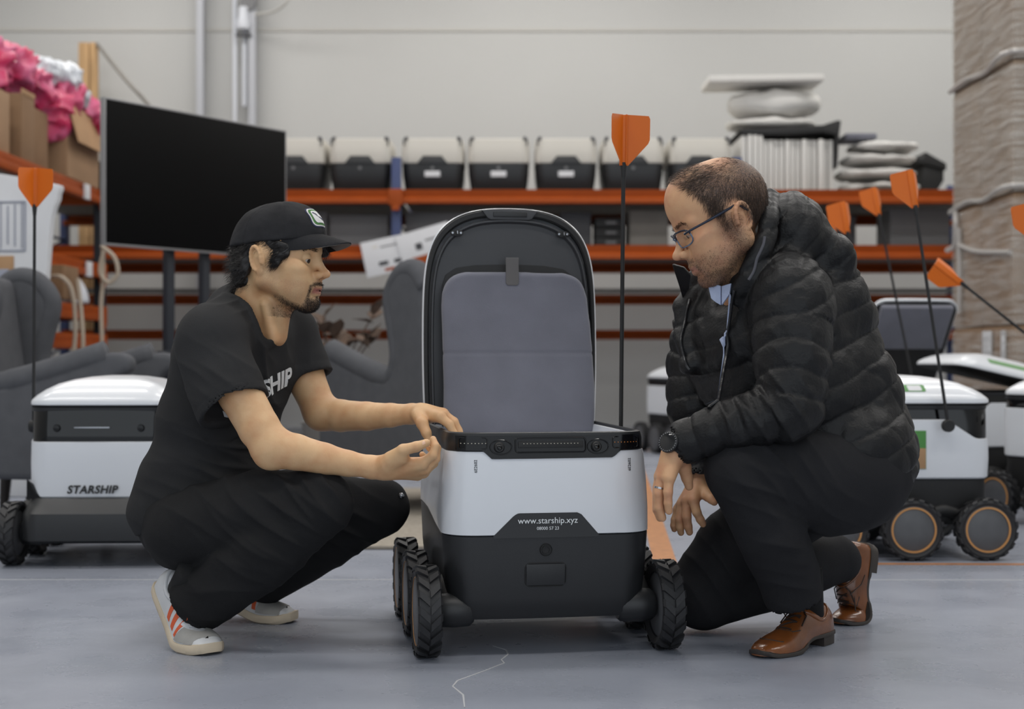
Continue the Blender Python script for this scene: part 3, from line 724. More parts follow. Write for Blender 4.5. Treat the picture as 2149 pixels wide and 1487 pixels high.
def head(F, O, A, p):
    """p: tweaks. chin at the origin, eyes at half height"""
    F.frame(O, A, p.get('sc', 1.)); g = lambda n, d: p.get(n, d)
    F.ell((-.012, 0, .150), (.100, .077, .088), k=.02)
    F.ell((.022 + g('fx', 0), 0, .165 + g('fh', 0)), (.068, .066, .062 + g('fh', 0)), k=.02)
    F.ell((.034, 0, .085), (.056, .058 * g('wide', 1), .078), k=.03)
    for s in (-1, 1):
        F.cap((-.008, s * .055 * g('wide', 1), .062), (.070, s * .016, .016), .021, .016, k=.022)
        F.cap((-.010, s * .056, .062), (-.008, s * .062, .125), .016, .018, k=.025)
        F.ell((.058, s * .042, .098), (.030, .022, .018), k=.022)                       # cheekbone
        F.ell((.055, s * .032 * g('wide', 1), .055), (.034, .026 * g('wide', 1), .034), k=.03)
        F.cap((.083, s * .010, .137), (.066, s * .046, .136), .0105, .010, k=.014)      # brow
    F.ell((.080, 0, .018), (.020, .022, .017), k=.018)
    for s in (-1, 1):                                                                 # eye sockets and lids
        F.ell((.094, s * .032, .118), (.015, .019, .0125), k=.014, op='s')
        e = np.array([.0735, s * .0315, .1165])
        F.cap(e, e, .0132, k=.005)
        F.cap(e + [.0015, 0, .0045], e + [.0015, 0, .0045], .0134, k=.003)
        F.ell(e + [.0150, 0, g('lid', -.0006)], (.0105, .0155, g('lidh', .0052)), k=.0015, op='s')
    F.chain([(.086, 0, .128), (.098, 0, .108), (.112, 0, .090)], [.0080, .0082, .0092], k=.012)
    F.ell((.1155, 0, .0870), (.0105, .0098, .0085), k=.008)
    for s in (-1, 1):
        F.ell((.101, s * .0135, .0835), (.012, .0075, .0085), k=.006)
        F.ell((.1055, s * .0075, .0765), (.0065, .0035, .0035), k=.002, op='s')
    F.ell((.088, 0, .060), (.014, .026, .017), k=.014)                                    # muzzle
    F.chain([(.083, -.024, .0500), (.0975, -.009, .0535), (.0985, 0, .0525), (.0975, .009, .0535), (.083, .024, .0500)], [.0035, .0055, .0052, .0055, .0035], k=.006)
    F.chain([(.083, -.022, .0465), (.0955, -.008, .0415), (.0965, .0, .041), (.0955, .008, .0415), (.083, .022, .0465)], [.0035, .0062, .0065, .0062, .0035], k=.006)
    op = g('mouth', .0016)
    F.chain([(.084, -.024, .0482), (.101, -.008, .0478), (.1025, 0, .0474), (.101, .008, .0478), (.084, .024, .0482)], [.0012, op, op, op, .0012], k=.002, op='s')
    for s in (-1, 1):                                                                 # ears
        e = np.array([-.018, s * .0745, .107 - g('earz', 0)]); B = rotm('Y', -8) @ rotm('X', s * -8) @ rotm('Z', s * 22)
        F.ell(e + [0, s * .003, 0], (.0185, .0055, .030), B, k=.005)
        rim = [e + B @ np.array([-.0035 + .0165 * math.cos(t), s * .0085, .004 + .0275 * math.sin(t)]) for t in np.linspace(R(-20), R(255), 14)]
        F.chain(rim, [.0042] * 14, k=.004)
        F.ell(e + B @ np.array([.001, s * .011, -.004]), (.0085, .006, .0125), B, k=.004, op='s')
        F.ell(e + B @ np.array([.0, s * .012, .0145]), (.0075, .0045, .0065), B, k=.004, op='s')
        F.ell(e + B @ np.array([.002, s * .005, -.0275]), (.0085, .005, .0085), B, k=.006)
        F.ell(e + B @ np.array([.0135, s * .006, -.004]), (.004, .004, .006), B, k=.004)
    F.frame()
def head_masks(V, O, A):
    """local coordinates of the verts in the head frame"""
    return (V - O) @ A
def eyes(parent, base, O, A, look, irism, sc=1.):
    for s in (-1, 1):
        c = O + sc * A @ np.array([.0745, s * .0315, .1163]); f = A @ np.array([1, look[0], look[1]]); f /= np.linalg.norm(f)
        u = np.cross(f, A[:, 1]); u /= np.linalg.norm(u); B = np.stack([f, np.cross(u, f), u], 1)
        V, Fc = lathe([(.0126 * math.sin(t), .0126 * math.cos(t)) for t in np.linspace(math.pi, 0, 14)], 18, 'x')
        e = part('eye', (np.array(V) @ B.T + c - base, Fc), M['eyewhite'], parent, smooth=180)
        V, Fc = lathe([(.0129 * math.sin(t), .0129 * math.cos(t)) for t in np.linspace(.54, 0, 6)], 18, 'x'); part('iris', (np.array(V) @ B.T + c - base, Fc), irism, e, smooth=180)
        V, Fc = lathe([(.0131 * math.sin(t), .0131 * math.cos(t)) for t in np.linspace(.2, 0, 4)], 14, 'x'); part('pupil', (np.array(V) @ B.T + c - base, Fc), M['letterb'], e, smooth=180)
def project(VF, org, ux, uz, n, bvh, off=.001):
    """lay flat lettering/patches (xz plane, facing -y) onto a surface along direction n"""
    V = np.array(VF[0], float); out = []
    for x, y, z in V:
        o = np.asarray(org) + ux * x + uz * z - n * .25
        h = bvh.ray_cast(Vector(o), Vector(n), .6)
        q = np.array(h[0]) if h[0] is not None else np.asarray(org) + ux * x + uz * z
        out.append(q - n * (off - y))
    return np.array(out), VF[1]
def bvh_of(V, F): return BVHTree.FromPolygons([Vector(v) for v in V], [list(map(int, f)) for f in F])
def shoe(root, base, ball, heading, beta, side, kind):
    """ball of the foot on the floor at ball, toes flat along heading, the rear lifted by beta degrees; side +1 left foot"""
    h = np.array([heading[0], heading[1], 0.]); h /= np.linalg.norm(h); l = np.array([-h[1], h[0], 0.]); A = np.stack([h, l, [0, 0, 1.]], 1)
    O = np.array([ball[0], ball[1], 0.0]); dress = kind == 'dress'
    gx = np.linspace(.11, -.24, 176); th_ = R(beta) * sstep(-gx, -.03, .035); cx = np.zeros(176); cz = np.zeros(176); cx[0] = .11
    for i in range(1, 176):
        t = (th_[i] + th_[i - 1]) / 2; cx[i] = cx[i - 1] - .002 * math.cos(t); cz[i] = cz[i - 1] + .002 * math.sin(t)
    cx -= np.interp(0., gx[::-1], cx[::-1])
    heel = .020 if dress else 0.
    def T(x, y, z):
        """x from -.19 heel to .09 toe, z above the sole line"""
        y = y - side * .007 * float(sstep(np.array(x), -.02, .06)); z = z + heel * float(sstep(np.array(-x), .005, .085))
        t = np.interp(x, gx[::-1], th_[::-1]); px = np.interp(x, gx[::-1], cx[::-1]); pz = np.interp(x, gx[::-1], cz[::-1])
        return O + A @ np.array([px + z * math.sin(t), y, pz + z * math.cos(t)])
    dorsal = lambda x: A @ np.array([math.sin(np.interp(x, gx[::-1], th_[::-1])), 0, math.cos(np.interp(x, gx[::-1], th_[::-1]))])
    if dress:
        sec = [(-.187, .012, .040), (-.184, .022, .056), (-.176, .029, .066), (-.155, .033, .070), (-.12, .0345, .067), (-.09, .035, .066), (-.06, .0365, .066), (-.035, .040, .058), (-.01, .0435, .050), (.015, .045, .0425), (.035, .043, .036), (.052, .038, .0315), (.066, .031, .0275), (.077, .023, .0225), (.084, .014, .016), (.087, .006, .009)]; th = .009; ov = .0035
    else:
        sec = [(-.190, .014, .050), (-.186, .025, .066), (-.176, .033, .076), (-.155, .0365, .080), (-.12, .038, .076), (-.09, .0385, .077), (-.06, .040, .074), (-.035, .0425, .066), (-.01, .0455, .058), (.015, .0465, .051), (.035, .0455, .046), (.052, .042, .042), (.066, .036, .0375), (.077, .0285, .031), (.084, .019, .022), (.087, .009, .012)]; th = .021; ov = .004
    n = 25; V = []; F = []
    xs = np.concatenate([np.linspace(q[0], w[0], 3, endpoint=False) for q, w in zip(sec[:-1], sec[1:])] + [[sec[-1][0]]])
    sx = [q[0] for q in sec]
    for x in xs:
        w = np.interp(x, sx, [q[1] for q in sec]); hh = np.interp(x, sx, [q[2] for q in sec]); top = sstep(np.array(-x), -.03, .07)
        for k in range(n):
            a = math.pi * k / (n - 1); c, sn = math.cos(a), math.sin(a)
            p = .75 + .1 * top; yy = w * math.copysign(abs(c) ** p, c) * (1 - .22 * float(top) * sn ** 2); zz = th * .6 + (hh - th * .6) * sn ** (.80 - .15 * float(top)) if sn > 0 else th * .6
            V.append(T(x, yy, zz))
    m = len(xs)
    for i in range(m - 1):
        for k in range(n - 1): F.append([i * n + k, i * n + k + 1, (i + 1) * n + k + 1, (i + 1) * n + k])
    F.append([k for k in range(n)][::-1]); F.append([(m - 1) * n + k for k in range(n)])
    upper = (np.array(V), F)
    # sole: welted outline, wall and bottom; heel block for the dress shoe
    V = []; F = []; rings_ = [(0., .9), (.0015, 1.), (th - .002, 1.), (th, .97)] if dress else [(0., .88), (.004, .98), (th * .5, 1.0), (th - .003, .985), (th, .95)]
    for z, sc in rings_:
        L1 = []; L2 = []
        for x in xs:
            w = (np.interp(x, sx, [q[1] for q in sec]) + ov) * sc * (1 if not dress else (.93 if -.11 < x < -.05 else 1.))
            xx = x * 1.0 + (ov if x > .08 else (-ov if x < -.18 else 0)) * sc
            z0 = z + (.012 * max(0, (x - .05) / .04) ** 2 * (1 if dress else .7))
            L1.append(T(xx, -w, z0)); L2.append(T(xx, w, z0))
        V += L1 + L2[::-1]
    nn = 2 * m
    for i in range(len(rings_) - 1):
        for k in range(nn): F.append([i * nn + k, i * nn + (k + 1) % nn, (i + 1) * nn + (k + 1) % nn, (i + 1) * nn + k])
    F.append(list(range(nn))[::-1]); F.append([(len(rings_) - 1) * nn + k for k in range(nn)])
    if dress:
        o = len(V); hx = np.linspace(-.189, -.120, 9)
        for z in (-.019, .002):
            L1 = []; L2 = []
            for i, x in enumerate(hx):
                w = (np.interp(x, sx, [q[1] for q in sec]) + .002); L1.append(T(x, -w, z)); L2.append(T(x, w, z))
            V += L1 + L2[::-1]
        for k in range(18): F.append([o + k, o + (k + 1) % 18, o + 18 + (k + 1) % 18, o + 18 + k])
        F.append([o + k for k in range(18)][::-1]); F.append([o + 18 + k for k in range(18)])
    return T, dorsal, (np.array(V), F), upper, A, O
M['eyewhite'] = mat('eye white', S(176, 166, 156), .25)
M['iris_d'] = mat('dark iris', S(48, 34, 26), .15)
M['hair_d'] = mat('black hair', S(24, 20, 18), .45)
M['hair_b'] = mat('brown hair', S(72, 54, 42), .5, var=.35, vscale=60)
M['beard_d'] = mat('dark beard hair', S(40, 34, 32), .55, var=.5, vscale=120)
M['beard_b'] = mat('brown beard hair', S(66, 50, 42), .55)
M['shirt_blue'] = mat('pale blue shirt cotton', S(168, 178, 204), .8, bump=.1, bscale=400)
def cloth(name, c, rough=.9, bump=.3, bs=700, sheen=.0, var=.18, vs=7): return mat(name, c, rough, bump=bump, bscale=bs, sheen=sheen, var=var, vscale=vs, spec=.16)
M['tee'] = cloth('black cotton jersey', S(50, 50, 51))
M['trouser'] = cloth('black cotton twill', S(38, 38, 39), var=.12)
M['trouser_b'] = cloth('charcoal trouser wool', S(40, 40, 42), var=.1)
M['cap'] = cloth('washed black cap cotton', S(48, 48, 50), var=.25, vs=20)
M['capunder'] = cloth('grey cap lining', S(128, 124, 120))
M['nylon'] = mat('black quilted nylon', S(25, 25, 26), .46, bump=.3, bscale=160, spec=.28)
M['nylon_in'] = mat('shiny black lining', S(30, 30, 32), .28, bump=.5, bscale=60)
M['lining_g'] = mat('grey jersey lining', S(84, 84, 90), .85)
M['leather'] = mat('brown polished leather', S(128, 74, 36), .25, var=.4, vscale=16, bump=.12, bscale=140, coat=.3)
M['solebrown'] = mat('dark shoe sole', S(52, 46, 42), .6)
M['lacebrown'] = mat('dark shoe lace', S(40, 26, 18), .7)
M['sneaker'] = mat('white trainer leather', S(206, 207, 209), .5, var=.08, vscale=20)
M['suede'] = mat('grey suede', S(160, 158, 154), .95, var=.15, vscale=30)
M['gum'] = mat('off-white rubber sole', S(208, 192, 168), .6, var=.12, vscale=20)
M['redstripe'] = mat('orange red stripe', S(206, 88, 48), .6)
M['sock'] = mat('black sock', S(20, 20, 21), .9)
M['navy'] = mat('navy thread', S(34, 40, 72), .8); M['logogreen'] = mat('green thread', S(70, 120, 60), .8); M['logowhite'] = mat('white thread', S(215, 215, 215), .8)
M['watch'] = mat('watch glass', S(18, 18, 20), .08, coat=.6)
def rrect(hw, hh, r, n=6):
    o = []
    for cx, cz, a0 in ((hw - r, hh - r, 0), (-hw + r, hh - r, 90), (-hw + r, -hh + r, 180), (hw - r, -hh + r, 270)):
        for k in range(n): o.append((cx + r * math.cos(R(a0 + 90 * k / (n - 1))), cz + r * math.sin(R(a0 + 90 * k / (n - 1)))))
    return o
def gridpoly(poly, m, y=0.):
    """flat polygon filled by small faces so that it can drape"""
    bm = bmesh.new(); vs = [bm.verts.new((a, y, b)) for a, b in poly]; f = bm.faces.new(vs)
    bmesh.ops.triangulate(bm, faces=[f]); bmesh.ops.subdivide_edges(bm, edges=list(bm.edges), cuts=m, use_grid_fill=True); bmesh.ops.triangulate(bm, faces=list(bm.faces))
    return bm_out(bm)
def shoe_object(root, base, ball, heading, beta, side, kind, label):
    T, dorsal, sole, upper, A, O = shoe(root, base, ball, heading, beta, side, kind)
    dress = kind == 'dress'
    sh = empty('shoe'); sh.parent = root; sh['label'] = label
    part('upper', (upper[0] - base, upper[1]), M['leather'] if dress else M['sneaker'], sh, smooth=50)
    part('sole', (sole[0] - base, sole[1]), M['solebrown'] if dress else M['gum'], sh, smooth=40)
    bv = bvh_of(*upper)
    def hit(x, y, z, yo, out=.0015):
        """drop on to the upper from the outside: from (x, y+yo..)"""
        a = T(x, y, z); b = T(x, yo[0], yo[1]); n = a - b; n = n / np.linalg.norm(n); h = bv.ray_cast(Vector(b), Vector(n), .3)
        return (np.array(h[0]) if h[0] is not None else a) - n * out
    lace = M['lacebrown'] if dress else M['sneaker']
    vf = []
    xs = np.linspace(-.075, -.02, 4) if dress else np.linspace(-.085, .0, 6)
    for i, x in enumerate(xs):
        vf.append(tube([hit(x + (.006 if i % 2 else 0), y, .04, (y * 1.1, .16), .001) for y in np.linspace(-.016, .016, 7)], .0019 if dress else .0026, 6))
        if i + 1 < len(xs): vf.append(tube([hit(x + t * (xs[1] - xs[0]), .016 * (1 - 2 * t), .04, (.016 * (1 - 2 * t), .16), .0015) for t in np.linspace(0, 1, 6)], .0019 if dress else .0026, 6))
    for s in (-1, 1):
        vf.append(tube([hit(xs[0], s * .01, .04, (s * .01, .16)), hit(xs[0] + .012, s * .024, .04, (s * .03, .15), .006), hit(xs[0] + .035, s * .027, .04, (s * .036, .13), .002)], .0016, 6))
    V, Fq = join(*vf); part('laces', (np.array(V) - base, Fq), lace, sh)
    out = -side
    V, Fq = tube([hit(-.122 + .052 * math.cos(t), .031 * math.sin(t), .05, (.030 * math.sin(t), .17), .0005) for t in np.linspace(0, 2 * math.pi, 25)], .0032 if dress else .0055, 8, False); part('collar', (np.array(V) - base, Fq), M['leather'] if dress else M['sneaker'], sh, smooth=180)
    if dress:
        vf = []
        vf.append(tube([hit(x, y, .03, (y, .15), .0003) for x, y in ((-.055, out * .034), (-.03, out * .030), (-.012, out * .022), (-.008, 0), (-.012, -out * .022), (-.03, -out * .03))], .0014, 6))
        vf.append(tube([hit(.03 + .012 * math.cos(t), .030 * math.sin(t), .02, (.030 * math.sin(t), .15), .0002) for t in np.linspace(-1.5, 1.5, 12)], .0012, 6))
        vf.append(tube([hit(x, out * .03, z, (out * .12, z), .0003) for x, z in ((-.055, .066), (-.07, .045), (-.085, .03), (-.11, .022))], .0014, 6))
        V, Fq = join(*vf); part('welt_seam', (np.array(V) - base, Fq), M['solebrown'], sh)
    else:
        for q in range(3):                                                              # three slanting stripes on each flank
            for s in (-1, 1):
                x0 = -.098 + q * .027; V = []; Fq = []
                for i in range(7):
                    t = i / 6; x = x0 + .022 * (1 - t)
                    for dx in (0, .0135): V.append(hit(x + dx, s * .02, .030 + .045 * t, (s * .12, .030 + .045 * t), .0012)); V.append(hit(x + dx, s * .02, .030 + .045 * t, (s * .12, .030 + .045 * t), -.001))
                for i in range(6):
                    a = 4 * i; Fq += [[a, a + 2, a + 6, a + 4], [a, a + 4, a + 5, a + 1], [a + 2, a + 3, a + 7, a + 6]]
                part('stripe', (np.array(V) - base, Fq), M['redstripe'], sh, smooth=60)
        V = []; Fq = []; n = 13
        for i in range(n):                                                              # suede toe guard
            a = R(-96 + 192 * i / (n - 1))
            for j in range(6):
                t = j / 5; x = -.002 + .075 * math.cos(a) * (1 - .42 * t) * (1 if math.cos(a) > 0 else .5); y = .05 * math.sin(a) * (1 - .42 * t)
                V.append(hit(x, y * .3, .028, (y * 2.2, .02 + .09 * t), .0024))
        for i in range(n - 1):
            for j in range(5): Fq.append([i * 6 + j, (i + 1) * 6 + j, (i + 1) * 6 + j + 1, i * 6 + j + 1])
        part('toe_guard', (np.array(V) - base, Fq), M['suede'], sh, smooth=180)
    V, Fq = tube([T(-.125, 0, .045), T(-.122, 0, .085), T(-.105, 0, .15)], [.029, .029, .036], 18); part('sock', (np.array(V) - base, Fq), M['sock'], sh, smooth=180)
    return sh
# ------------------------------------------------------------------ the squatting man in the cap
baseA = np.array([-.55, 3.35, 0.])
pa = empty('person', baseA, 0, 'squatting person in black t-shirt and dark cap reaching for the rim of the open robot', 'person', 'people at the open robot')
skA = skin_mat('light skin', S(218, 178, 134), S(206, 157, 114), S(62, 54, 50))
AO = P(583, 646, 3.33); AA = headframe(1, 0, 17, 5, 0)
fwdA = np.array([.857, -.515, 0.]); lefA = np.array([.515, .857, 0.])
F = Field(P(430, 1030, 3.6) * [1, 0, 1] + [0, 2.98, 0], P(975, 415, 3.2) * [1, 0, 1] + [0, 3.64, 0], .0023,
          [(0, AO[0] - .07, AO[0] + .14, .0014), (1, 3.22, 3.40, .0015), (2, AO[2] - .02, AO[2] + .16, .0014)])
head(F, AO, AA, dict(mouth=.0024, wide=.96, lidh=.0038, lid=-.0020))
# neck, collar bones, upper chest
F.cap(P(556, 575, 3.345), P(527, 690, 3.37), .054, .060, .03)
F.cap(P(590, 600, 3.33), P(572, 700, 3.33), .03, .035, .03)
F.cap(P(515, 745, 3.32), P(555, 742, 3.45), .045, .045, .03)
F.ell(P(515, 780, 3.38), (.080, .12, .10), np.stack([fwdA, lefA, [0, 0, 1]], 1), .03)
F.cap(P(558, 640, 3.29), P(575, 712, 3.30), .010, .008, .02)                                 # neck tendon
# near (right) arm
sN, eN, wN = P(445, 722, 3.17), P(572, 938, 3.10), P(782, 980, 3.12)
F.chain([sN, P(505, 828, 3.13), P(545, 900, 3.11), eN], [.050, .048, .045, .040], .02)
F.cap(sN, P(520, 720, 3.36), .04, .04, .02); F.cap(P(610, 705, 3.50), P(540, 720, 3.40), .04, .04, .02)
F.cap(P(565, 948, 3.10), P(566, 952, 3.10), .034, .032, .02)
F.chain([eN, P(620, 948, 3.10), P(680, 962, 3.11), P(730, 972, 3.115), wN], [.041, .039, .034, .028, .0235], .02)
F.cap(wN, P(812, 981, 3.12), .0245, .024, .012)
# near hand: palm up, thumb tip meeting the fingertips
pn = lambda *a: [P(*q) for q in a]
for mc in ((886, 972, 3.098), (891, 982, 3.118), (888, 990, 3.137), (876, 995, 3.154)):
    F.cap(P(806, 981, 3.12), P(*mc), .021, .0145, .012)
F.cap(P(812, 972, 3.10), P(842, 958, 3.085), .021, .018, .012)
F.chain(pn((886, 972, 3.098), (908, 955, 3.092), (914, 936, 3.098), (909, 921, 3.108)), [.0115, .0098, .0088, .0072], .004)
F.chain(pn((891, 984, 3.118), (914, 962, 3.115), (917, 940, 3.120), (906, 928, 3.125)), [.0115, .0100, .0090, .0078], .003)
F.chain(pn((888, 992, 3.137), (910, 972, 3.138), (912, 950, 3.142), (900, 938, 3.142)), [.0110, .0095, .0085, .0075], .003)
F.chain(pn((876, 996, 3.154), (894, 980, 3.160), (895, 963, 3.163), (886, 953, 3.160)), [.0100, .0085, .0078, .0068], .003)
F.chain(pn((822, 962, 3.09), (846, 944, 3.072), (874, 937, 3.070), (895, 929, 3.082)), [.0165, .0128, .0112, .0088], .008)
# far (left) arm
sF, eF, wF = P(612, 705, 3.50), P(674, 866, 3.45), P(866, 868, 3.33)
F.chain([sF, P(640, 790, 3.48), eF], [.055, .047, .040], .02)
F.chain([eF, P(715, 872, 3.43), P(770, 873, 3.395), P(820, 871, 3.36), wF], [.040, .0385, .034, .028, .0225], .02)
F.cap(wF, P(888, 868, 3.315), .0225, .021, .012)
for mc in ((924, 874, 3.262), (930, 870, 3.285), (930, 868, 3.305), (924, 868, 3.325)):
    F.cap(P(884, 868, 3.315), P(*mc), .019, .0140, .012)
F.chain(pn((924, 875, 3.262), (943, 890, 3.255), (952, 909, 3.255), (957, 924, 3.258)), [.0118, .0100, .0090, .0080], .004)
F.chain(pn((931, 871, 3.285), (953, 886, 3.28), (963, 906, 3.28), (967, 922, 3.28)), [.0118, .0100, .0090, .0080], .003)
F.chain(pn((931, 869, 3.305), (953, 884, 3.303), (963, 903, 3.303), (966, 918, 3.303)), [.0112, .0095, .0085, .0075], .003)
F.chain(pn((924, 869, 3.325), (942, 882, 3.325), (951, 897, 3.325), (955, 910, 3.325)), [.0100, .0085, .0078, .0070], .003)
F.chain(pn((878, 872, 3.295), (886, 888, 3.262), (895, 908, 3.252), (901, 925, 3.250)), [.0165, .0138, .0112, .0085], .008)
V, Q = F.out(2)
loc = head_masks(V, AO, AA); lx, ly, lz = loc.T; ay = np.abs(ly)
bA = part('body', (V - baseA, Q), skA, pa, smooth=180); bA['label'] = 'bare face, neck, forearms and hands'
inh = (lz < .14) & (lz > -.02) & (lx > -.03) & (ay < .085)
mous = np.exp(-((lz - .0635 + .25 * np.maximum(ay - .012, 0)) / .0058) ** 2) * sstep(lx, .076, .086) * sstep(-ay, -.033, -.026)
gt = sstep(-lz, -.036, -.022) * sstep(lx, .048, .066) * sstep(-ay, -.040, -.028)
soul = np.exp(-(ay / .008) ** 2) * sstep(-lz, -.040, -.034) * (lx > .08)
side_ = np.exp(-((ay - .0305) / .006) ** 2) * sstep(lx, .064, .076) * sstep(-lz, -.064, -.058)
_, jd = polyparam(np.stack([lx, ay, lz], 1), [(.080, .016, -.004), (.040, .050, .010), (-.008, .070, .040), (.002, .074, .092)])
jaw = np.exp(-(jd / .019) ** 2) * (.30 + .42 * sstep(lx, .0, .05))
cheek = .27 * sstep(-lz, -.085, -.06) * sstep(lx, -.005, .01) + .12 * sstep(-lz, -.02, .01) * sstep(lx, -.02, .02)
lipm = np.exp(-((lz - .0475) / .0085) ** 4) * sstep(lx, .086, .092) * sstep(-ay, -.024, -.02)
bm_ = np.clip(np.maximum.reduce([mous * .8, gt * .85, soul * .7, side_ * .7, jaw, cheek]), 0, 1) * inh * (1 - lipm * .95)
fattr(bA, 'beard', bm_); fattr(bA, 'lip', lipm * inh)
N = vnormals(V, Q); pick = np.nonzero(bm_ > .3)[0]; pick = rng.choice(pick, 4200, p=bm_[pick] ** 2 / (bm_[pick] ** 2).sum())
dn = AA @ np.array([.3, 0, -.8])
SV, SQ = strands(V[pick] + .0006 * rng.normal(size=(len(pick), 3)), N[pick] * .7 + dn * .6, .0052, .00026, None, 2, jit=.4)
part('beard', (SV - baseA, SQ), M['beard_d'], pa, smooth=180)
eyes(pa, baseA, AO, AA, (-.12, -.35), M['iris_d'])
# nail plates
def nail(c, d, up, w_=.0062, l_=.0085):
    d = d / np.linalg.norm(d); s_ = np.cross(d, up); s_ /= np.linalg.norm(s_); u_ = np.cross(s_, d); V, Fq = [], []
    for i in range(5):
        for j in range(5):
            a = (i - 2) / 2; b = (j - 2) / 2; V.append(c + s_ * a * w_ * (1 - .25 * max(b, 0) ** 2) + d * b * l_ + u_ * (.0012 - .0022 * a * a))
    for i in range(4):
        for j in range(4): Fq.append([i * 5 + j, (i + 1) * 5 + j, (i + 1) * 5 + j + 1, i * 5 + j + 1])
    return V, Fq
M['nail'] = mat('finger nail', S(222, 182, 156), .3)
c = P(884, 929, 3.0685); V2, Q2 = nail(c + np.array([0, .0, .0005]), P(897, 927, 3.082) - P(872, 934, 3.070), np.array([0., -.75, .66])); part('thumb_nail', (np.array(V2) - baseA, Q2), M['nail'], pa, smooth=180)
# hair below the cap
F = Field(AO - .2, AO + .3, .003); F.frame(AO, AA)
F.ell((-.082, 0, .100), (.040, .062, .060), k=.01); F.ell((-.07, 0, .06), (.042, .052, .032), k=.012); F.ell((-.055, 0, .132), (.050, .070, .038), k=.012)
for s in (-1, 1):
    F.ell((.026, s * .0665, .132), (.028, .0075, .022), k=.008); F.ell((.018, s * .071, .110), (.015, .0060, .018), k=.008); F.ell((.002, s * .0735, .146), (.030, .0065, .013), k=.008); F.ell((-.040, s * .071, .140), (.022, .008, .014), k=.008)
    F.ell((-.062, s * .062, .10), (.018, .012, .04), k=.008)
F.ell((.082, .030, .152), (.018, .020, .016), k=.006); F.ell((.088, .040, .140), (.010, .012, .014), k=.006)
F.frame(); V, Q = F.out(1); N = vnormals(V, Q)
hl = (V - AO) @ AA
V = V + N * (.0025 * vnoise(V, 90, 11) + .002 * vnoise(V, 45, 12))[:, None]
hr = part('hair', (V - baseA, Q), M['hair_d'], pa, smooth=180)
wgt = 1. + 3.5 * (np.abs(hl[:, 1]) > .058) * (hl[:, 0] > -.03); NS = 6500
pick = rng.choice(len(V), NS, p=wgt / wgt.sum()); back = AA @ np.array([-1, 0, -.55]); frontm = sstep(hl[pick, 0], .06, .08)[:, None]
SV, SQ = strands(V[pick], N[pick] * .14 + back * (1 - frontm) * .9 + (AA @ np.array([.3, 0, -1])) * frontm, np.where(hl[pick, 0] > -.03, .020, .026), .00042, np.tile(AA @ np.array([0, 0, -.6]), (NS, 1)), 4, .42, jit=.2)
part('hair_strands', (SV - baseA, SQ), M['hair_d'], hr, smooth=180)
# eyebrows
def brows(par, base, O, A, V, Q, m, n=260, ln=.010, sc=1.):
    N = vnormals(V, Q); l = (V - O) @ A / sc; ay = np.abs(l[:, 1]); tgt = .1385 + .004 * sstep(ay, .012, .035) - .007 * sstep(ay, .038, .052)
    ok = np.nonzero((np.abs(l[:, 2] - tgt) < .0035) & (ay > .012) & (ay < .050) & (l[:, 0] > .05))[0]; pk = rng.choice(ok, n)
    for sd in (-1, 1):
        pq = pk[np.sign(l[pk, 1]) == sd]; d = N[pq] * .35 + sd * A[:, 1] * .9 + A[:, 2] * .2
        SV, SQ = strands(V[pq], d, ln, .0004, None, 2, jit=.2); part('eyebrow', (SV - base, SQ), m, par, smooth=180)
skV = np.empty(len(bA.data.vertices) * 3, np.float32); bA.data.vertices.foreach_get('co', skV); skV = skV.reshape(-1, 3) + baseA
skQ = np.empty(len(bA.data.loops), np.int32); bA.data.loops.foreach_get('vertex_index', skQ); skQ = skQ.reshape(-1, 4)
brows(pa, baseA, AO, AA, skV, skQ, M['hair_d'])
# cap
F = Field(AO - .25, AO + .35, .003); F.frame(AO, AA)
F.ell((-.012, 0, .156), (.110, .086, .088), k=.01); F.ell((.02, 0, .185), (.075, .07, .063), k=.02); F.ell((-.06, 0, .135), (.066, .074, .06), k=.015)
F.half((.04, 0, .157), (.16, 0, -1), .004)
F.ell((-.015, 0, .135), (.098, .078, .07), k=.002, op='s')
F.frame(); V, Q = F.out(2); N = vnormals(V, Q); cl = (V - AO) @ AA
seam = np.minimum(np.abs(cl[:, 1]), np.minimum(np.abs(cl[:, 0] + .012 - .62 * cl[:, 1]), np.abs(cl[:, 0] + .012 + .62 * cl[:, 1])))
V = V + N * (.0016 * vnoise(V, 32, 21) + .0006 * vnoise(V, 90, 22) - .0014 * np.exp(-(seam / .0022) ** 2))[:, None]
cp = part('cap', (V - baseA, Q), M['cap'], pa, smooth=180); cp['label'] = 'washed black baseball cap'
capb = bvh_of(V, Q)
def brim(off):
    out = []
    for i in range(25):
        th = R(-68 + 136 * i / 24); row = []
        for j in range(9):
            v = j / 8; x0, y0 = -.010 + .100 * math.cos(th), .080 * math.sin(th)
            x = x0 + v * .080 * max(math.cos(th * 90 / 70.), 0) ** .62; y = y0 * (1 - .06 * v)
            z = .1680 + off - .034 * (y / .083) ** 2 * (.25 + .75 * v) - .012 * v - .004 * v * v + .010 * math.cos(th)
            row.append((x, y, z))
        out.append(row)
    return out
Vb = []; Fb = []
for off in (0.0, .0028):
    for row in brim(off): Vb += row
n1 = 25 * 9
for i in range(24):
    for j in range(8):
        a = i * 9 + j; Fb.append([a, a + 1, a + 10, a + 9]); Fb.append([n1 + a, n1 + a + 9, n1 + a + 10, n1 + a + 1])
    a = i * 9 + 8; Fb.append([a, n1 + a, n1 + a + 9, a + 9])
Vb = np.array(Vb) @ AA.T + AO
bo = part('brim', (Vb - baseA, Fb), M['cap'], cp, smooth=60)
Vu = np.array([q for row in brim(-.0008) for q in row]) @ AA.T + AO
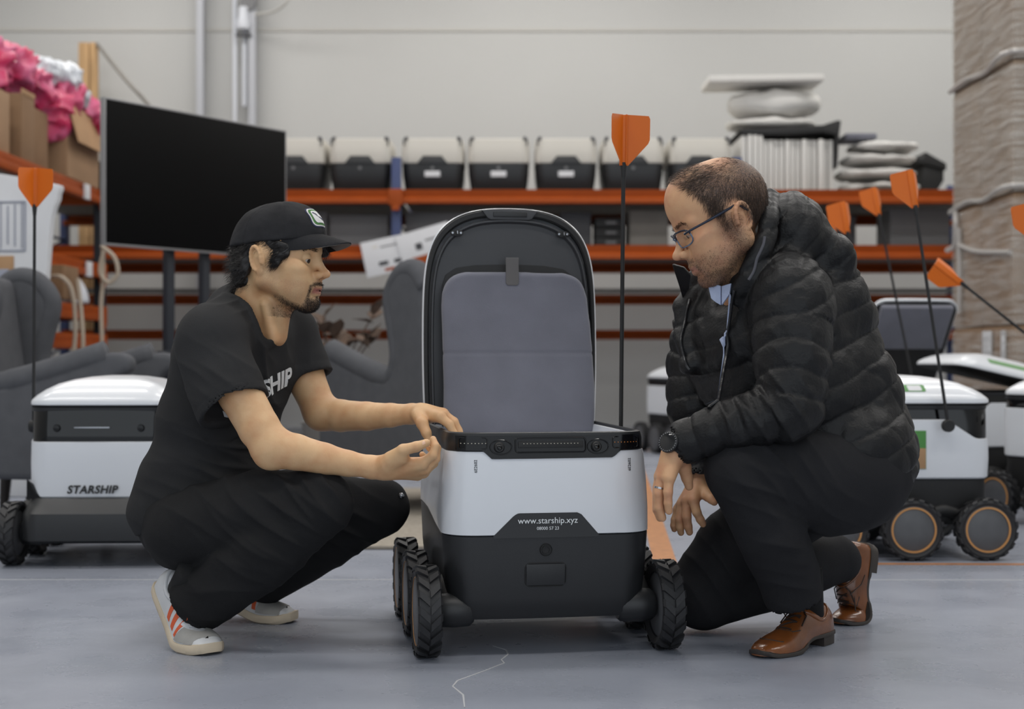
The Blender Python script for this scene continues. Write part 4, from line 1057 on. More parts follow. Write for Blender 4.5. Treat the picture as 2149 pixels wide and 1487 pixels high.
part('brim_underside', (Vu - baseA, [f for f in Fb if max(f) < n1 and min(f) % 9 >= 1 and 4 * 9 <= min(f) < 20 * 9]), M['capunder'], cp, smooth=60)
part('cap_button', (xf(lathe([(.0, .004), (.005, .003), (.0065, 0)], 12), AA, AO + AA @ np.array([-.012, 0, .2445]))[0] - baseA, lathe([(.0, .004), (.005, .003), (.0065, 0)], 12)[1]), M['cap'], cp)
nrm = AA @ np.array([-.80, 0, -.60]); org = AO + AA @ np.array([.078, 0, .214]); ux = AA[:, 1] * -1; ux = AA[:, 1]; uz = np.cross(nrm, ux) * -1
for i, (hw, hh, mm, of, nm) in enumerate(((.034, .0265, 'navy', .0008, 'badge'), (.0315, .024, 'logowhite', .0013, 'badge_border'), (.0285, .0212, 'logogreen', .0018, 'badge_border'), (.0235, .0165, 'logowhite', .0023, 'badge_field'))):
    part(nm, (project(gridpoly(rrect(hw, hh, hh * .55), 2), org, ux, uz, nrm, capb, of)[0] - baseA, gridpoly(rrect(hw, hh, hh * .55), 2)[1]), M[mm], cp, smooth=180)
st = [(-.019, .0095), (-.0165, .0125), (.0085, -.003), (.0195, -.006), (.0195, -.0095), (.006, -.0065)]
g_ = gridpoly(st, 2); part('badge_stick', (project(g_, org, ux, uz, nrm, capb, .0029)[0] - baseA, g_[1]), M['navy'], cp, smooth=180)
# t-shirt
F = Field(P(255, 1150, 3.5) * [1, 0, 1] + [0, 2.98, 0], P(700, 585, 3.3) * [1, 0, 1] + [0, 3.72, 0], .004)
spA = P(505, 700, 3.36) - P(420, 1060, 3.36); spA /= np.linalg.norm(spA); flA = np.cross(lefA, spA); BA = np.stack([flA, lefA, spA], 1)
F.ell(P(492, 770, 3.36), (.118, .175, .15), BA, .03); F.ell(P(460, 900, 3.36), (.125, .165, .20), BA, .03); F.ell(P(428, 1030, 3.36), (.135, .170, .15), BA, .03)
F.ell(P(392, 1085, 3.36), (.105, .165, .10), BA, .03)
F.cap(P(452, 705, 3.20), P(600, 698, 3.50), .066, .064, .04)
F.cap(P(515, 640, 3.40), P(450, 700, 3.22), .045, .058, .04); F.cap(P(520, 640, 3.42), P(600, 690, 3.49), .045, .055, .04)
F.cap(P(478, 645, 3.40), P(445, 740, 3.38), .045, .085, .04)
dN = P(520, 870, 3.11) - P(448, 722, 3.17); dN /= np.linalg.norm(dN); hemN = P(492, 856, 3.125)
F.cap(P(443, 728, 3.185), P(505, 892, 3.115), .078, .083, .03, cut=[(hemN, dN)])
F.cap(P(495, 862, 3.115), P(530, 935, 3.09), .069, .073, .005, 's')
dF = P(650, 810, 3.475) - P(612, 705, 3.5); dF /= np.linalg.norm(dF); hemF = P(642, 795, 3.48)
F.cap(P(605, 712, 3.50), P(652, 815, 3.475), .068, .068, .03, cut=[(hemF, dF)])
F.cap(P(643, 797, 3.478), P(670, 850, 3.46), .056, .058, .005, 's')
# hem and neckline
hp = P(430, 1062, 3.36); hd = P(600, 988, 3.36) - P(285, 1128, 3.36); hn = np.cross(np.array([0, 1., 0]), hd); hn *= -np.sign(hn[2]); F.half(hp, hn, .004)
NK = [P(544, 605, 3.345), P(538, 648, 3.345), P(556, 674, 3.30), P(572, 691, 3.268)]; NR = [.063, .062, .044, .026]
F.chain(NK, NR, .004, 's', ki=.012)
V, Q = F.out(4); N = vnormals(V, Q)
def folds(V, N, segs, amp):
    """fold ridges: (centre, direction across the folds, wavelength, reach)"""
    h = np.zeros(len(V))
    for c, d, wl, reach, a in segs:
        q = V - c; r = np.linalg.norm(q, axis=1); d = d / np.linalg.norm(d)
        ph = (q @ d) / wl * 2 * np.pi + 2.2 * vnoise(V, 7 / 1., 31)
        h += a * np.exp(-(r / reach) ** 2) * ((1 - np.abs(np.sin(ph * .5))) ** 1.6 - .25)
    return h * amp
h = folds(V, N, [(P(440, 1000, 3.2), np.array([.45, 0, .9]), .06, .10, .8), (P(510, 950, 3.2), np.array([.3, 0, 1.]), .045, .10, 1.), (P(470, 660, 3.25), np.array([.7, 0, -.6]), .035, .06, .7),
                  (P(530, 780, 3.2), np.array([.8, 0, .5]), .05, .09, .8), (P(600, 780, 3.3), np.array([1., 0, 0.1]), .035, .10, 1.1), (P(345, 1050, 3.2), np.array([.5, 0, .85]), .07, .07, .5),
                  (P(420, 780, 3.12), np.array([.6, 0, .8]), .06, .06, .5), (P(485, 800, 3.1), np.array([.5, 0, .8]), .05, .07, .5), (P(560, 900, 3.25), np.array([.6, 0, .7]), .05, .09, .9), (P(400, 900, 3.2), np.array([.3, 0, .9]), .09, .12, .5)], .012)
h += .006 * vnoise(V, 8, 41) + .002 * vnoise(V, 24, 42)
na, nd = polyparam(V, NK); nl = np.cumsum([0] + [np.linalg.norm(q - p) for p, q in zip(NK[:-1], NK[1:])]); nd = nd - np.interp(na, nl, NR)
h = h * sstep(nd, .0, .03) + .0024 * sstep(-nd, -.024, -.020)
for hp_, dd_, rr_ in ((hemN, dN, .14), (hemF, dF, .12)):
    q_ = V - hp_; ax_ = q_ @ dd_; h = np.where((np.abs(ax_) < .03) & (np.linalg.norm(q_, axis=1) < rr_), h * sstep(np.abs(ax_), .004, .03) + .0012 * (ax_ > -.018), h)
V = V + N * h[:, None]
tee = part('t_shirt', (V - baseA, Q), M['tee'], pa, smooth=180); tee['label'] = 'faded black t-shirt with white lettering'
teeb = bvh_of(V, Q)
tV, tF = text('STARSHIP', .060, None, .0002, offset=.0022, space=.98)
bmt = bmesh.new(); vs = [bmt.verts.new(v) for v in tV]
for f in tF:
    try: bmt.faces.new([vs[i] for i in f])
    except Exception: pass
bmesh.ops.subdivide_edges(bmt, edges=[e for e in bmt.edges if e.calc_length() > .015], cuts=2, use_grid_fill=False); bmesh.ops.triangulate(bmt, faces=list(bmt.faces))
tV, tF = bm_out(bmt)
tn = np.array([-.80, .58, .12]); tn /= np.linalg.norm(tn); tx = np.array([.56, .80, .28]); tx /= np.linalg.norm(tx); tz = np.cross(tx, tn); tz *= np.sign(tz[2])
part('chest_lettering', (project((tV, tF), P(562, 842, 3.26), tx, tz, tn, teeb, .0016)[0] - baseA, tF), M['letterw'], tee, smooth=0)
# trousers
F = Field(P(275, 1345, 3.3) * [1, 0, 1] + [0, 2.96, 0], P(880, 965, 3.4) * [1, 0, 1] + [0, 3.72, 0], .0042)
F.ell(P(405, 1085, 3.36), (.112, .16, .11), BA, .03); F.ell(P(378, 1125, 3.30), (.080, .085, .075), k=.03); F.ell(P(392, 1125, 3.44), (.08, .085, .075), k=.03)
kN, kF = P(668, 1056, 3.13), P(800, 1064, 3.50)
F.chain([P(395, 1108, 3.24), P(540, 1072, 3.17), kN], [.098, .088, .073], .03)
F.chain([kN, P(560, 1152, 3.15), P(418, 1262, 3.215)], [.073, .080, .070], .012)
F.chain([P(430, 1090, 3.46), P(620, 1060, 3.48), kF], [.10, .088, .068], .04)
F.chain([kF, P(690, 1130, 3.51), P(560, 1222, 3.53)], [.067, .072, .055], .02)
hd_ = P(425, 1258, 3.22) - P(560, 1150, 3.15); hd_ /= np.linalg.norm(hd_)
F.cap(P(420, 1262, 3.22), P(370, 1310, 3.24), .062, .075, .006, 's')
V, Q = F.out(5); N = vnormals(V, Q)
h = folds(V, N, [(P(600, 1070, 3.08), np.array([.6, 0, .8]), .045, .10, 1.3), (P(650, 1030, 3.08), np.array([.75, 0, .6]), .035, .07, 1.1), (P(520, 1130, 3.1), np.array([.55, 0, .8]), .07, .12, 1.), (P(440, 1050, 3.15), np.array([.35, 0, .9]), .06, .10, 1.),
                  (P(720, 1110, 3.42), np.array([.5, 0, .85]), .05, .10, 1.), (P(420, 1200, 3.2), np.array([.7, 0, .7]), .06, .08, .9), (P(500, 1240, 3.15), np.array([.2, 0, .9]), .07, .10, .8)], .009)
h += .006 * vnoise(V, 7, 51) + .002 * vnoise(V, 25, 52)
V = V + N * h[:, None]
tr = part('trousers', (V - baseA, Q), M['trouser'], pa, smooth=180); tr['label'] = 'loose black work trousers'
for c, rr in ((P(352, 1179, 3.205), .008), (P(842, 1040, 3.455), .008)):
    part('rivet', (xf(lathe([(0, -.004), (rr * .6, -.003), (rr, .0)], 10, 'y'), None, c)[0] - baseA, lathe([(0, -.004), (rr * .6, -.003), (rr, .0)], 10, 'y')[1]), M['steel'], tr)
shoe_object(pa, baseA, P(402, 1338, 3.185), (.62, -.78), 40, -1, 'sneaker', 'white trainer with three orange stripes, heel lifted')
shoe_object(pa, baseA, P(552, 1300, 3.535), (.97, -.25), 22, 1, 'sneaker', 'scuffed trainer in shadow behind the other leg')
# ------------------------------------------------------------------ the kneeling man in the quilted jacket
baseB = np.array([.62, 3.25, 0.])
pb = empty('person', baseB, 0, 'kneeling person with glasses in black quilted jacket and brown leather shoes', 'person', 'people at the open robot')
skB = skin_mat('ruddy skin', S(210, 164, 124), S(198, 142, 108), S(66, 50, 42))
skB2 = None
BS = 1.06; BO = P(1566, 566, 3.10); BH = headframe(-1, 0, 2, 26, 0)
fwdB = np.array([-.857, -.515, 0.]); lefB = np.array([.515, -.857, 0.])
F = Field(P(1355, 1140, 3.2) * [1, 0, 1] + [0, 2.9, 0], P(1680, 315, 3.2) * [1, 0, 1] + [0, 3.52, 0], .0023,
          [(0, BO[0] - .19, BO[0] + .02, .0015), (1, 2.99, 3.16, .0016), (2, BO[2] - .05, BO[2] + .16, .0014)])
head(F, BO, BH, dict(mouth=.0014, wide=1.06, fh=.006, fx=.007, lid=-.003, lidh=.004, sc=BS, earz=.007))
F.cap(P(1565, 540, 3.12), P(1575, 640, 3.20), .052, .054, .03); F.cap(P(1545, 570, 3.11), P(1555, 640, 3.16), .035, .04, .03)
F.cap(P(1600, 660, 3.25), P(1640, 660, 3.10), .05, .045, .03); F.cap(P(1600, 660, 3.25), P(1500, 660, 3.40), .05, .045, .03)
F.chain([P(1640, 660, 3.10), P(1660, 850, 3.0), P(1500, 915, 3.02), P(1424, 934, 3.03)], [.045, .038, .034, .0285], .01)
F.chain([P(1500, 660, 3.40), P(1462, 850, 3.38), P(1470, 985, 3.33), P(1466, 1010, 3.325)], [.045, .038, .030, .0265], .01)
# near (left) hand hanging from the wrist, back of the hand to the left
wB = P(1422, 936, 3.03)
for mc in ((1404, 1002, 3.000), (1391, 999, 3.018), (1386, 999, 3.040), (1392, 1000, 3.064)):
    F.cap(P(1417, 948, 3.03), P(*mc), .0235, .0145, .012)
F.chain(pn((1404, 1002, 3.000), (1402, 1032, 2.996), (1402, 1055, 3.0), (1404, 1072, 3.004)), [.0115, .0098, .0088, .0078], .003)
F.chain(pn((1390, 1001, 3.018), (1382, 1034, 3.014), (1383, 1064, 3.018), (1390, 1086, 3.022)), [.0125, .0108, .0098, .0085], .003)
F.chain(pn((1386, 1001, 3.042), (1377, 1036, 3.040), (1378, 1066, 3.044), (1385, 1086, 3.05)), [.0125, .0108, .0098, .0085], .003)
F.chain(pn((1393, 1002, 3.066), (1390, 1032, 3.070), (1395, 1055, 3.074), (1402, 1070, 3.076)), [.0120, .0105, .0095, .0080], .003)
F.chain(pn((1424, 950, 3.035), (1436, 980, 3.055), (1442, 1002, 3.064), (1446, 1020, 3.068)), [.0200, .0150, .0122, .0092], .010)
# far (right) hand on the thigh
for mc in ((1456, 1050, 3.262), (1442, 1050, 3.284), (1432, 1056, 3.305), (1424, 1068, 3.324)):
    F.cap(P(1466, 1018, 3.315), P(*mc), .0200, .0135, .012)
F.chain(pn((1456, 1050, 3.262), (1462, 1074, 3.254), (1470, 1090, 3.258), (1475, 1099, 3.262)), [.0118, .0102, .0092, .0080], .003)
F.chain(pn((1442, 1052, 3.284), (1441, 1084, 3.276), (1444, 1104, 3.282), (1447, 1116, 3.286)), [.0120, .0105, .0095, .0082], .003)
F.chain(pn((1431, 1058, 3.305), (1426, 1088, 3.300), (1427, 1106, 3.304), (1429, 1117, 3.308)), [.0115, .0098, .0090, .0078], .003)
F.chain(pn((1423, 1069, 3.324), (1416, 1090, 3.322), (1414, 1102, 3.324), (1415, 1110, 3.326)), [.0105, .0088, .0080, .0070], .003)
F.chain(pn((1474, 1026, 3.30), (1486, 1040, 3.27), (1494, 1047, 3.255), (1499, 1053, 3.248)), [.0165, .0130, .0110, .0085], .008)
V, Q = F.out(2)
loc = (V - BO) @ BH / BS; lx, ly, lz = loc.T; ay = np.abs(ly); inh = (lz < .26) & (lz > -.03) & (lx > -.13) & (lx < .13) & (ay < .1)
bB = part('body', (V - baseB, Q), skB, pb, smooth=180); bB['label'] = 'face, bald spot and bare hands'
_, jd = polyparam(np.stack([lx, ay, lz], 1), [(.088, .0, .000), (.074, .020, .004), (.038, .050, .018), (-.004, .068, .046), (.004, .073, .10)])
mous = np.exp(-((lz - .0640) / .007) ** 2) * sstep(lx, .074, .086) * sstep(-ay, -.034, -.026)
jaw = np.exp(-(jd / .024) ** 2) * .8; chin = sstep(-lz, -.040, -.022) * (lx > .04) * .75
ck = .45 * sstep(-lz, -.085, -.055) * sstep(lx, -.01, .01)
lipm = np.exp(-((lz - .0475) / .0075) ** 4) * sstep(lx, .086, .092) * sstep(-ay, -.024, -.02)
bd = np.clip(np.maximum.reduce([mous * .6, jaw, chin, ck]), 0, 1) * (lz < .12) * inh * (1 - .9 * lipm)
# hair: full at sides and back, thin on top, bald crown
ang = lx + .25 * (lz - .12)
hs = sstep(lz - np.where(lx > -.03, .112 + .9 * np.maximum(lx - .012, 0), .085 - .25 * (np.abs(lx) - .03)), 0., .008) * sstep(-(lx - .030 - .45 * np.maximum(lz - .16, 0)), -.012, .006)
bald = np.exp(-(((lx + .030) / .036) ** 2 + ((ly - .008) / .052) ** 2) ** 2) * (lz > .17)
thin = .55 * sstep(lz, .19, .215) * sstep(lx, -.03, .03) * sstep(-ay, -.062, -.04)
earreg = np.exp(-(((lx + .016) / .026) ** 2 + ((lz - .107) / .036) ** 2) ** 3) * (ay > .066)
hm = np.clip(hs * (1 - .93 * bald) * (1 - thin) * (1 - earreg), 0, 1) * inh * (lz > .05)
side_b = np.exp(-((lx - .006) / .011) ** 2) * sstep(lz, .085, .10) * (lz < .135) * (ay > .06) * (1 - earreg) * .8
hm = np.maximum(hm, side_b * inh)
fattr(bB, 'beard', np.maximum(bd, hm)); fattr(bB, 'lip', lipm * inh * .7)
N = vnormals(V, Q)
p_ = np.nonzero(hm > .15)[0]; pick = rng.choice(p_, 15000, p=hm[p_] / hm[p_].sum()); l = loc[pick]
top = sstep(l[:, 2], .17, .21)[:, None]
comb = (BH @ np.array([.5, 0, -.75])) * (1 - top) + (BH @ np.array([.9, 0, .05])) * top
SV, SQ = strands(V[pick], N[pick] * .13 + comb * .8, .0145, .00030, None, 3, .1, jit=.16)
part('hair', (SV - baseB, SQ), M['hair_b'], pb, smooth=180)
p_ = np.nonzero(bd > .2)[0]; pick = rng.choice(p_, 4500, p=bd[p_] / bd[p_].sum())
SV, SQ = strands(V[pick], N[pick] * .6 + (BH @ np.array([.2, 0, -.8])) * .6, .0042, .00024, None, 2, jit=.4)
part('beard', (SV - baseB, SQ), M['beard_b'], pb, smooth=180)
eyes(pb, baseB, BO, BH, (-.05, -.5), M['iris_d'], BS)
brows(pb, baseB, BO, BH, V, Q, M['beard_b'], 300, .009, BS)
# glasses
M['frame_b'] = mat('dark blue spectacle frame', S(36, 42, 58), .25, .3); M['frame_l'] = mat('steel blue rim', S(96, 116, 142), .25, .6); M['lens'] = mat('spectacle lens', S(235, 240, 245), .03, trans=1., alpha=.25)
gl = empty('glasses'); gl.parent = pb; gl['label'] = 'dark blue rectangular glasses'
hb = lambda *q: BO + BS * (BH @ np.array(q)) - baseB
for s in (-1, 1):
    rim = []
    for t in np.linspace(0, 2 * math.pi, 29):
        c, sn = math.cos(t), math.sin(t); e = (abs(c) ** 3 + abs(sn) ** 3) ** (-1 / 3.)
        yy = s * .0345 + .0265 * c * e; rim.append((.1035 - 2.6 * max(abs(yy) - .02, 0) ** 1.5 - .10 * (.0165 * sn * e) * -1, yy, .1135 + .0165 * sn * e))
    part('rim', tube([hb(*q) for q in rim], .0015, 8, False), M['frame_l'], gl)
    part('rim_top', tube([hb(*q) for q in rim[1:14]], .0022, 8), M['frame_b'], gl)
    c0 = hb(.1015, s * .0345, .1135); n = len(rim) - 1
    part('lens', ([c0] + [hb(*q) for q in rim[:-1]], [[0, 1 + i, 1 + (i + 1) % n] for i in range(n)]), M['lens'], gl, smooth=180)
    part('temple', tube([hb(*q) for q in smoothline([(.0935, s * .061, .121), (.082, s * .071, .1225), (.04, s * .079, .1245), (-.004, s * .0825, .1275), (-.024, s * .082, .127), (-.040, s * .079, .108)], 4)], [.0026] * 8 + [.0030] * 8 + [.0026] * 5, 8), M['frame_b'], gl)
part('bridge', tube([hb(.1045, -.0085, .118), (hb(.1085, 0, .121)), hb(.1045, .0085, .118)], .0016, 8), M['frame_l'], gl)
# watch
wd = P(1409, 958, 3.03) - P(1428, 922, 3.03); wd /= np.linalg.norm(wd); un = P(1403, 914, 2.99) - P(1421, 938, 3.03); un -= wd * un.dot(wd); un /= np.linalg.norm(un); vn = np.cross(wd, un); WM = np.stack([un, vn, wd], 1); wc = P(1421, 937, 3.03)
wt = empty('wristwatch'); wt.parent = pb; wt['label'] = 'black round wristwatch'
Vw, Fw = lathe([(.0305, -.010), (.0335, -.0105), (.0345, 0), (.0335, .0105), (.0305, .010)], 36, 'z', True); part('strap', (np.array(Vw) @ WM.T + wc - baseB, Fw), M['blackmatte'], wt)
DM = np.stack([vn, wd, un], 1)
Vw, Fw = lathe([(0, 0), (.021, 0), (.0225, .003), (.0225, .0095), (.0205, .0115), (.019, .0105), (0, .0105)], 36); part('case', (np.array(Vw) @ DM.T + wc + un * .0315 - baseB, Fw), M['black'], wt)
Vw, Fw = lathe([(0, .0114), (.017, .0112), (.019, .0106)], 30); part('dial', (np.array(Vw) @ DM.T + wc + un * .0315 - baseB, Fw), M['watch'], wt)
tk = [box(.0012, .0028, .0008, 0, (.0198 * math.cos(t), .0198 * math.sin(t), .0118), rot=Matrix.Rotation(t + math.pi / 2, 3, 'Z')) for t in np.linspace(0, 2 * math.pi, 24, False)]
tk = [(np.array([v for v in q[0]]), q[1]) for q in tk]; Vw, Fw = join(*tk); part('minute_track', (np.array(Vw) @ DM.T + wc + un * .0315 - baseB, Fw), M['steel'], wt)
rc = P(1382, 1024, 3.0155); rd = P(1382, 1034, 3.014) - P(1390, 1001, 3.018); rd /= np.linalg.norm(rd); ru = np.cross(rd, [0, 1, 0]); ru /= np.linalg.norm(ru); rv = np.cross(rd, ru)
part('finger_ring', (np.array(lathe([(.0108, -.002), (.0122, -.002), (.0122, .002), (.0108, .002)], 24, 'z', True)[0]) @ np.stack([ru, rv, rd], 1).T + P(1384.5, 1024, 3.0155) - baseB, lathe([(.0108, -.002), (.0122, -.002), (.0122, .002), (.0108, .002)], 24, 'z', True)[1]), M['steel'], pb)
# jacket
spB = P(1590, 600, 3.24) - P(1740, 1000, 3.25); spB /= np.linalg.norm(spB); flB = np.cross(lefB, spB); BB = np.stack([flB, lefB, spB], 1)
F = Field(P(1370, 1095, 3.2) * [1, 0, 1] + [0, 2.82, 0], P(1925, 390, 3.2) * [1, 0, 1] + [0, 3.66, 0], .0042)
F.ell(P(1612, 705, 3.25), (.185, .215, .17), BB, .03); F.ell(P(1690, 690, 3.30), (.115, .20, .19), BB, .03); F.ell(P(1650, 840, 3.25), (.185, .21, .20), BB, .03); F.ell(P(1740, 850, 3.29), (.13, .2, .2), BB, .03); F.ell(P(1735, 955, 3.25), (.175, .215, .13), BB, .03)
F.ell(P(1770, 990, 3.25), (.135, .2, .11), BB, .03)
F.cap(P(1652, 618, 3.07), P(1500, 640, 3.41), .088, .082, .03)
# hem
hpB = P(1760, 990, 3.2); hdB = P(1885, 1075, 3.2) - P(1560, 905, 3.2); hnB = np.cross(np.array([0, 1., 0]), hdB); hnB *= -np.sign(hnB[2])
F.half(hpB, hnB, .006)
shB, elB, cuB = P(1662, 640, 3.05), P(1658, 856, 2.985), P(1440, 925, 3.03)
F.chain([shB, P(1664, 750, 3.01), elB], [.088, .080, .070], .02)
F.chain([elB, P(1560, 885, 2.995), P(1500, 903, 3.01), cuB], [.064, .053, .047, .046], .012)
dC = cuB - P(1500, 903, 3.01); dC /= np.linalg.norm(dC)
F.cap(P(1446, 924, 3.028), cuB + dC * .08, .039, .044, .003, 's')
shF, elF, cuF = P(1490, 660, 3.42), P(1462, 850, 3.40), P(1470, 995, 3.33)
F.chain([shF, P(1470, 760, 3.42), elF], [.082, .076, .068], .02); F.chain([elF, P(1466, 920, 3.37), cuF], [.066, .052, .044], .012)
dCf = cuF - P(1466, 920, 3.37); dCf /= np.linalg.norm(dCf); F.cap(cuF - dCf * .004, cuF + dCf * .08, .038, .044, .003, 's')
# neck hole and open front
F.cap(P(1555, 540, 3.205), P(1575, 640, 3.215), .078, .074, .01, 's')
opn = [P(1512, 600, 3.12), P(1478, 660, 3.105), P(1450, 730, 3.11), P(1452, 790, 3.10), P(1470, 845, 3.07)]
F.chain(opn, [.046, .028, .026, .018, .006], .010, 's')
# collar and hood
nc = P(1575, 575, 3.16)
def band(pts, r, fl, k=.010):
    pts = smoothline(pts, 4); rr = np.interp(np.linspace(0, len(r) - 1, len(pts)), range(len(r)), r)
    for i in range(len(pts) - 1):
        n = (pts[i] + pts[i + 1]) / 2 - nc; n[2] *= .3; F.cap(pts[i], pts[i + 1], rr[i], rr[i + 1], k if i else .02, flat=(n, fl))
F.ell(P(1654, 496, 3.21), (.086, .135, .098), k=.03); F.cap(P(1625, 560, 3.13), P(1655, 600, 3.11), .055, .06, .03); F.ell(P(1700, 560, 3.23), (.06, .14, .075), BB, .03)
F.frame(BO, BH, BS); F.ell((-.015, 0, .14), (.112, .090, .110), k=.012, op='s'); F.frame()
band([P(1612, 412, 3.20), P(1616, 450, 3.08), P(1600, 520, 3.045), P(1572, 575, 3.045), P(1552, 610, 3.06)], [.014, .016, .018, .018, .014], 1.3, .014)
band([P(1612, 412, 3.20), P(1616, 440, 3.30), P(1600, 520, 3.36)], [.014, .016, .016], 1.3, .014)
band([P(1548, 622, 3.07), P(1572, 588, 3.075), P(1604, 545, 3.12), P(1618, 530, 3.20), P(1590, 535, 3.29), P(1530, 565, 3.31), P(1470, 592, 3.29)], [.020, .036, .042, .042, .040, .036, .03], 2.4)
F.chain([P(1470, 600, 3.29), P(1440, 640, 3.27), P(1438, 700, 3.24), P(1448, 765, 3.20)], [.03, .026, .024, .02], .025)
hood = [P(1600, 480, 3.10), P(1660, 490, 3.12), P(1700, 520, 3.14)]
V, Q = F.out(2); N = vnormals(V, Q)
aN, dNn = polyparam(V, [shB, P(1664, 750, 3.01), elB, P(1560, 885, 2.995), cuB]); aF, dFf = polyparam(V, [shF, P(1470, 760, 3.42), elF, P(1466, 920, 3.37), cuF])
aH, dH = polyparam(V, smoothline(hood, 4))
zt_ = (V - P(1590, 600, 3.24)) @ spB; across = (V - P(1590, 600, 3.24)) @ lefB; dep = (V - P(1590, 600, 3.24)) @ flB
nz = vnoise(V, 9, 61) * .012 + vnoise(V, 22, 62) * .004
puff = lambda u, w: (np.abs(np.sin(np.pi * u / w)) + .01) ** .38
inN = (dNn < .105) & (N @ np.array([0, -1., 0]) > -.6) & (aN > .05); inF = (dFf < .095) & (V[:, 1] > 3.25) & ~inN & (aF > .03); inH = (V[:, 0] > P(1606, 0, 3.1)[0]) & (V[:, 2] > P(0, 575, 3.2)[2]) & ~inN; calm = sstep(np.linalg.norm((V - nc) * [1, 1, .5], axis=1), .10, .13)
hq = puff(zt_ + nz + .10 * dep, .062)
grid = puff(across + .35 * dep + nz, .055); low = sstep(-zt_, .22, .26)[:] * (dep < .02)
hq = np.where(low > .5, np.minimum(hq, .35 + .65 * grid), hq)
slN = puff(aN + nz * .9 + .012 * np.sin((V @ np.array([0, .0, 1.])) * 9), .052); slF = puff(aF + nz, .055); hdq = puff(zt_ * .8 + .35 * dep + nz, .036)
h = (np.where(inN, slN * .0085, np.where(inF, slF * .009, np.where(inH, hdq * .007, hq * .009))) - .006) * np.where(inH, 1, calm)
h += .0016 * vnoise(V, 55, 63) + .003 * vnoise(V, 16, 64) + .0022 * (1 - np.abs(vnoise(V * [1, 1, .5], 30, 65))) ** 3
h += folds(V, N, [(P(1620, 860, 2.93), np.array([.8, 0, .5]), .04, .08, 1.2), (P(1560, 870, 2.95), np.array([.9, 0, .3]), .03, .06, 1.)], .008)
V = V + N * h[:, None]; V = relax(V, Q, 1)
jk = part('jacket', (V - baseB, Q), M['nylon'], pb, smooth=180); jk['label'] = 'black quilted puffer jacket with hood, worn open'
fl = [P(1409, 553, 3.235), P(1433, 560, 3.25), P(1462, 592, 3.28), P(1474, 640, 3.27), P(1450, 672, 3.26), P(1436, 640, 3.25), P(1424, 598, 3.24)]
bmf = bmesh.new(); fv = [bmf.verts.new(q - baseB) for q in fl]; ff = bmf.faces.new(fv); ex = bmesh.ops.extrude_face_region(bmf, geom=[ff])
for g in ex['geom']:
    if isinstance(g, bmesh.types.BMVert): g.co += Vector((.006, .014, .002))
bmesh.ops.recalc_face_normals(bmf, faces=bmf.faces); bmesh.ops.bevel(bmf, geom=list(bmf.edges), offset=.004, segments=3, profile=.6, affect='EDGES'); bmesh.ops.triangulate(bmf, faces=[f for f in bmf.faces if len(f.verts) > 4])
part('collar_flap', bm_out(bmf), M['nylon'], jk, smooth=60)
# linings seen in the opening
F = Field(P(1400, 900, 3.1) * [1, 0, 1] + [0, 3.0, 0], P(1700, 540, 3.2) * [1, 0, 1] + [0, 3.5, 0], .004)
F.ell(P(1612, 705, 3.25), (.158, .19, .15), BB, .03); F.ell(P(1640, 830, 3.25), (.155, .18, .17), BB, .03); F.cap(P(1568, 600, 3.21), P(1580, 650, 3.22), .066, .09, .03)
V, Q = F.out(2); N = vnormals(V, Q); V = V + N * (.002 * vnoise(V, 30, 66))[:, None]
part('shirt', (V - baseB, Q), M['shirt_blue'], pb, smooth=180)
F = Field(P(1380, 900, 3.1) * [1, 0, 1] + [0, 3.0, 0], P(1700, 560, 3.2) * [1, 0, 1] + [0, 3.5, 0], .004)
F.ell(P(1612, 705, 3.25), (.166, .198, .158), BB, .03); F.ell(P(1640, 830, 3.25), (.163, .188, .178), BB, .03)
F.half(P(1474, 700, 3.1), (1, .10, -.29), .003); F.half(P(1450, 632, 3.2), (0, 0, 1), .003)
V, Q = F.out(2); N = vnormals(V, Q); V = V + N * (.004 * vnoise(V * [1, 1, 2], 18, 67))[:, None]
part('inner_lining', (V - baseB, Q), M['nylon_in'], jk, smooth=180)
def plate(pts, push, bev, name, m, par, smooth=60):
    """thin bent plate: outline points in space, thickness vector push"""
    bmf = bmesh.new(); fv = [bmf.verts.new(q - baseB) for q in pts]; ff = bmf.faces.new(fv); ex = bmesh.ops.extrude_face_region(bmf, geom=[ff])
    for g in ex['geom']:
        if isinstance(g, bmesh.types.BMVert): g.co += Vector(push)
    bmesh.ops.recalc_face_normals(bmf, faces=bmf.faces); bmesh.ops.bevel(bmf, geom=list(bmf.edges), offset=bev, segments=2, profile=.6, affect='EDGES'); bmesh.ops.triangulate(bmf, faces=[f for f in bmf.faces if len(f.verts) > 4])
    return part(name, bm_out(bmf), m, par, smooth=smooth)
plate([P(1486, 601, 3.085), P(1500, 594, 3.08), P(1512, 600, 3.075), P(1512, 640, 3.07), P(1502, 634, 3.07), P(1492, 626, 3.08)], (.004, .008, 0), .0015, 'shirt_collar', M['shirt_blue'], pb)
plate([P(1514, 600, 3.075), P(1534, 594, 3.06), P(1531, 616, 3.06), P(1514, 640, 3.07)], (.004, .008, 0), .0015, 'shirt_collar', M['shirt_blue'], pb)
jkV = np.empty(len(jk.data.vertices) * 3, np.float32); jk.data.vertices.foreach_get('co', jkV); jkV = jkV.reshape(-1, 3) + baseB
jkQ = np.empty(len(jk.data.loops), np.int32); jk.data.loops.foreach_get('vertex_index', jkQ); jkb = bvh_of(jkV, jkQ.reshape(-1, 4))
def onjacket(px, py, d, out=.002):
    """nearest place of the jacket surface to that point"""
    q = P(px, py, d); h = jkb.find_nearest(Vector(q)); return np.array(h[0]) + np.array(h[1]) * out
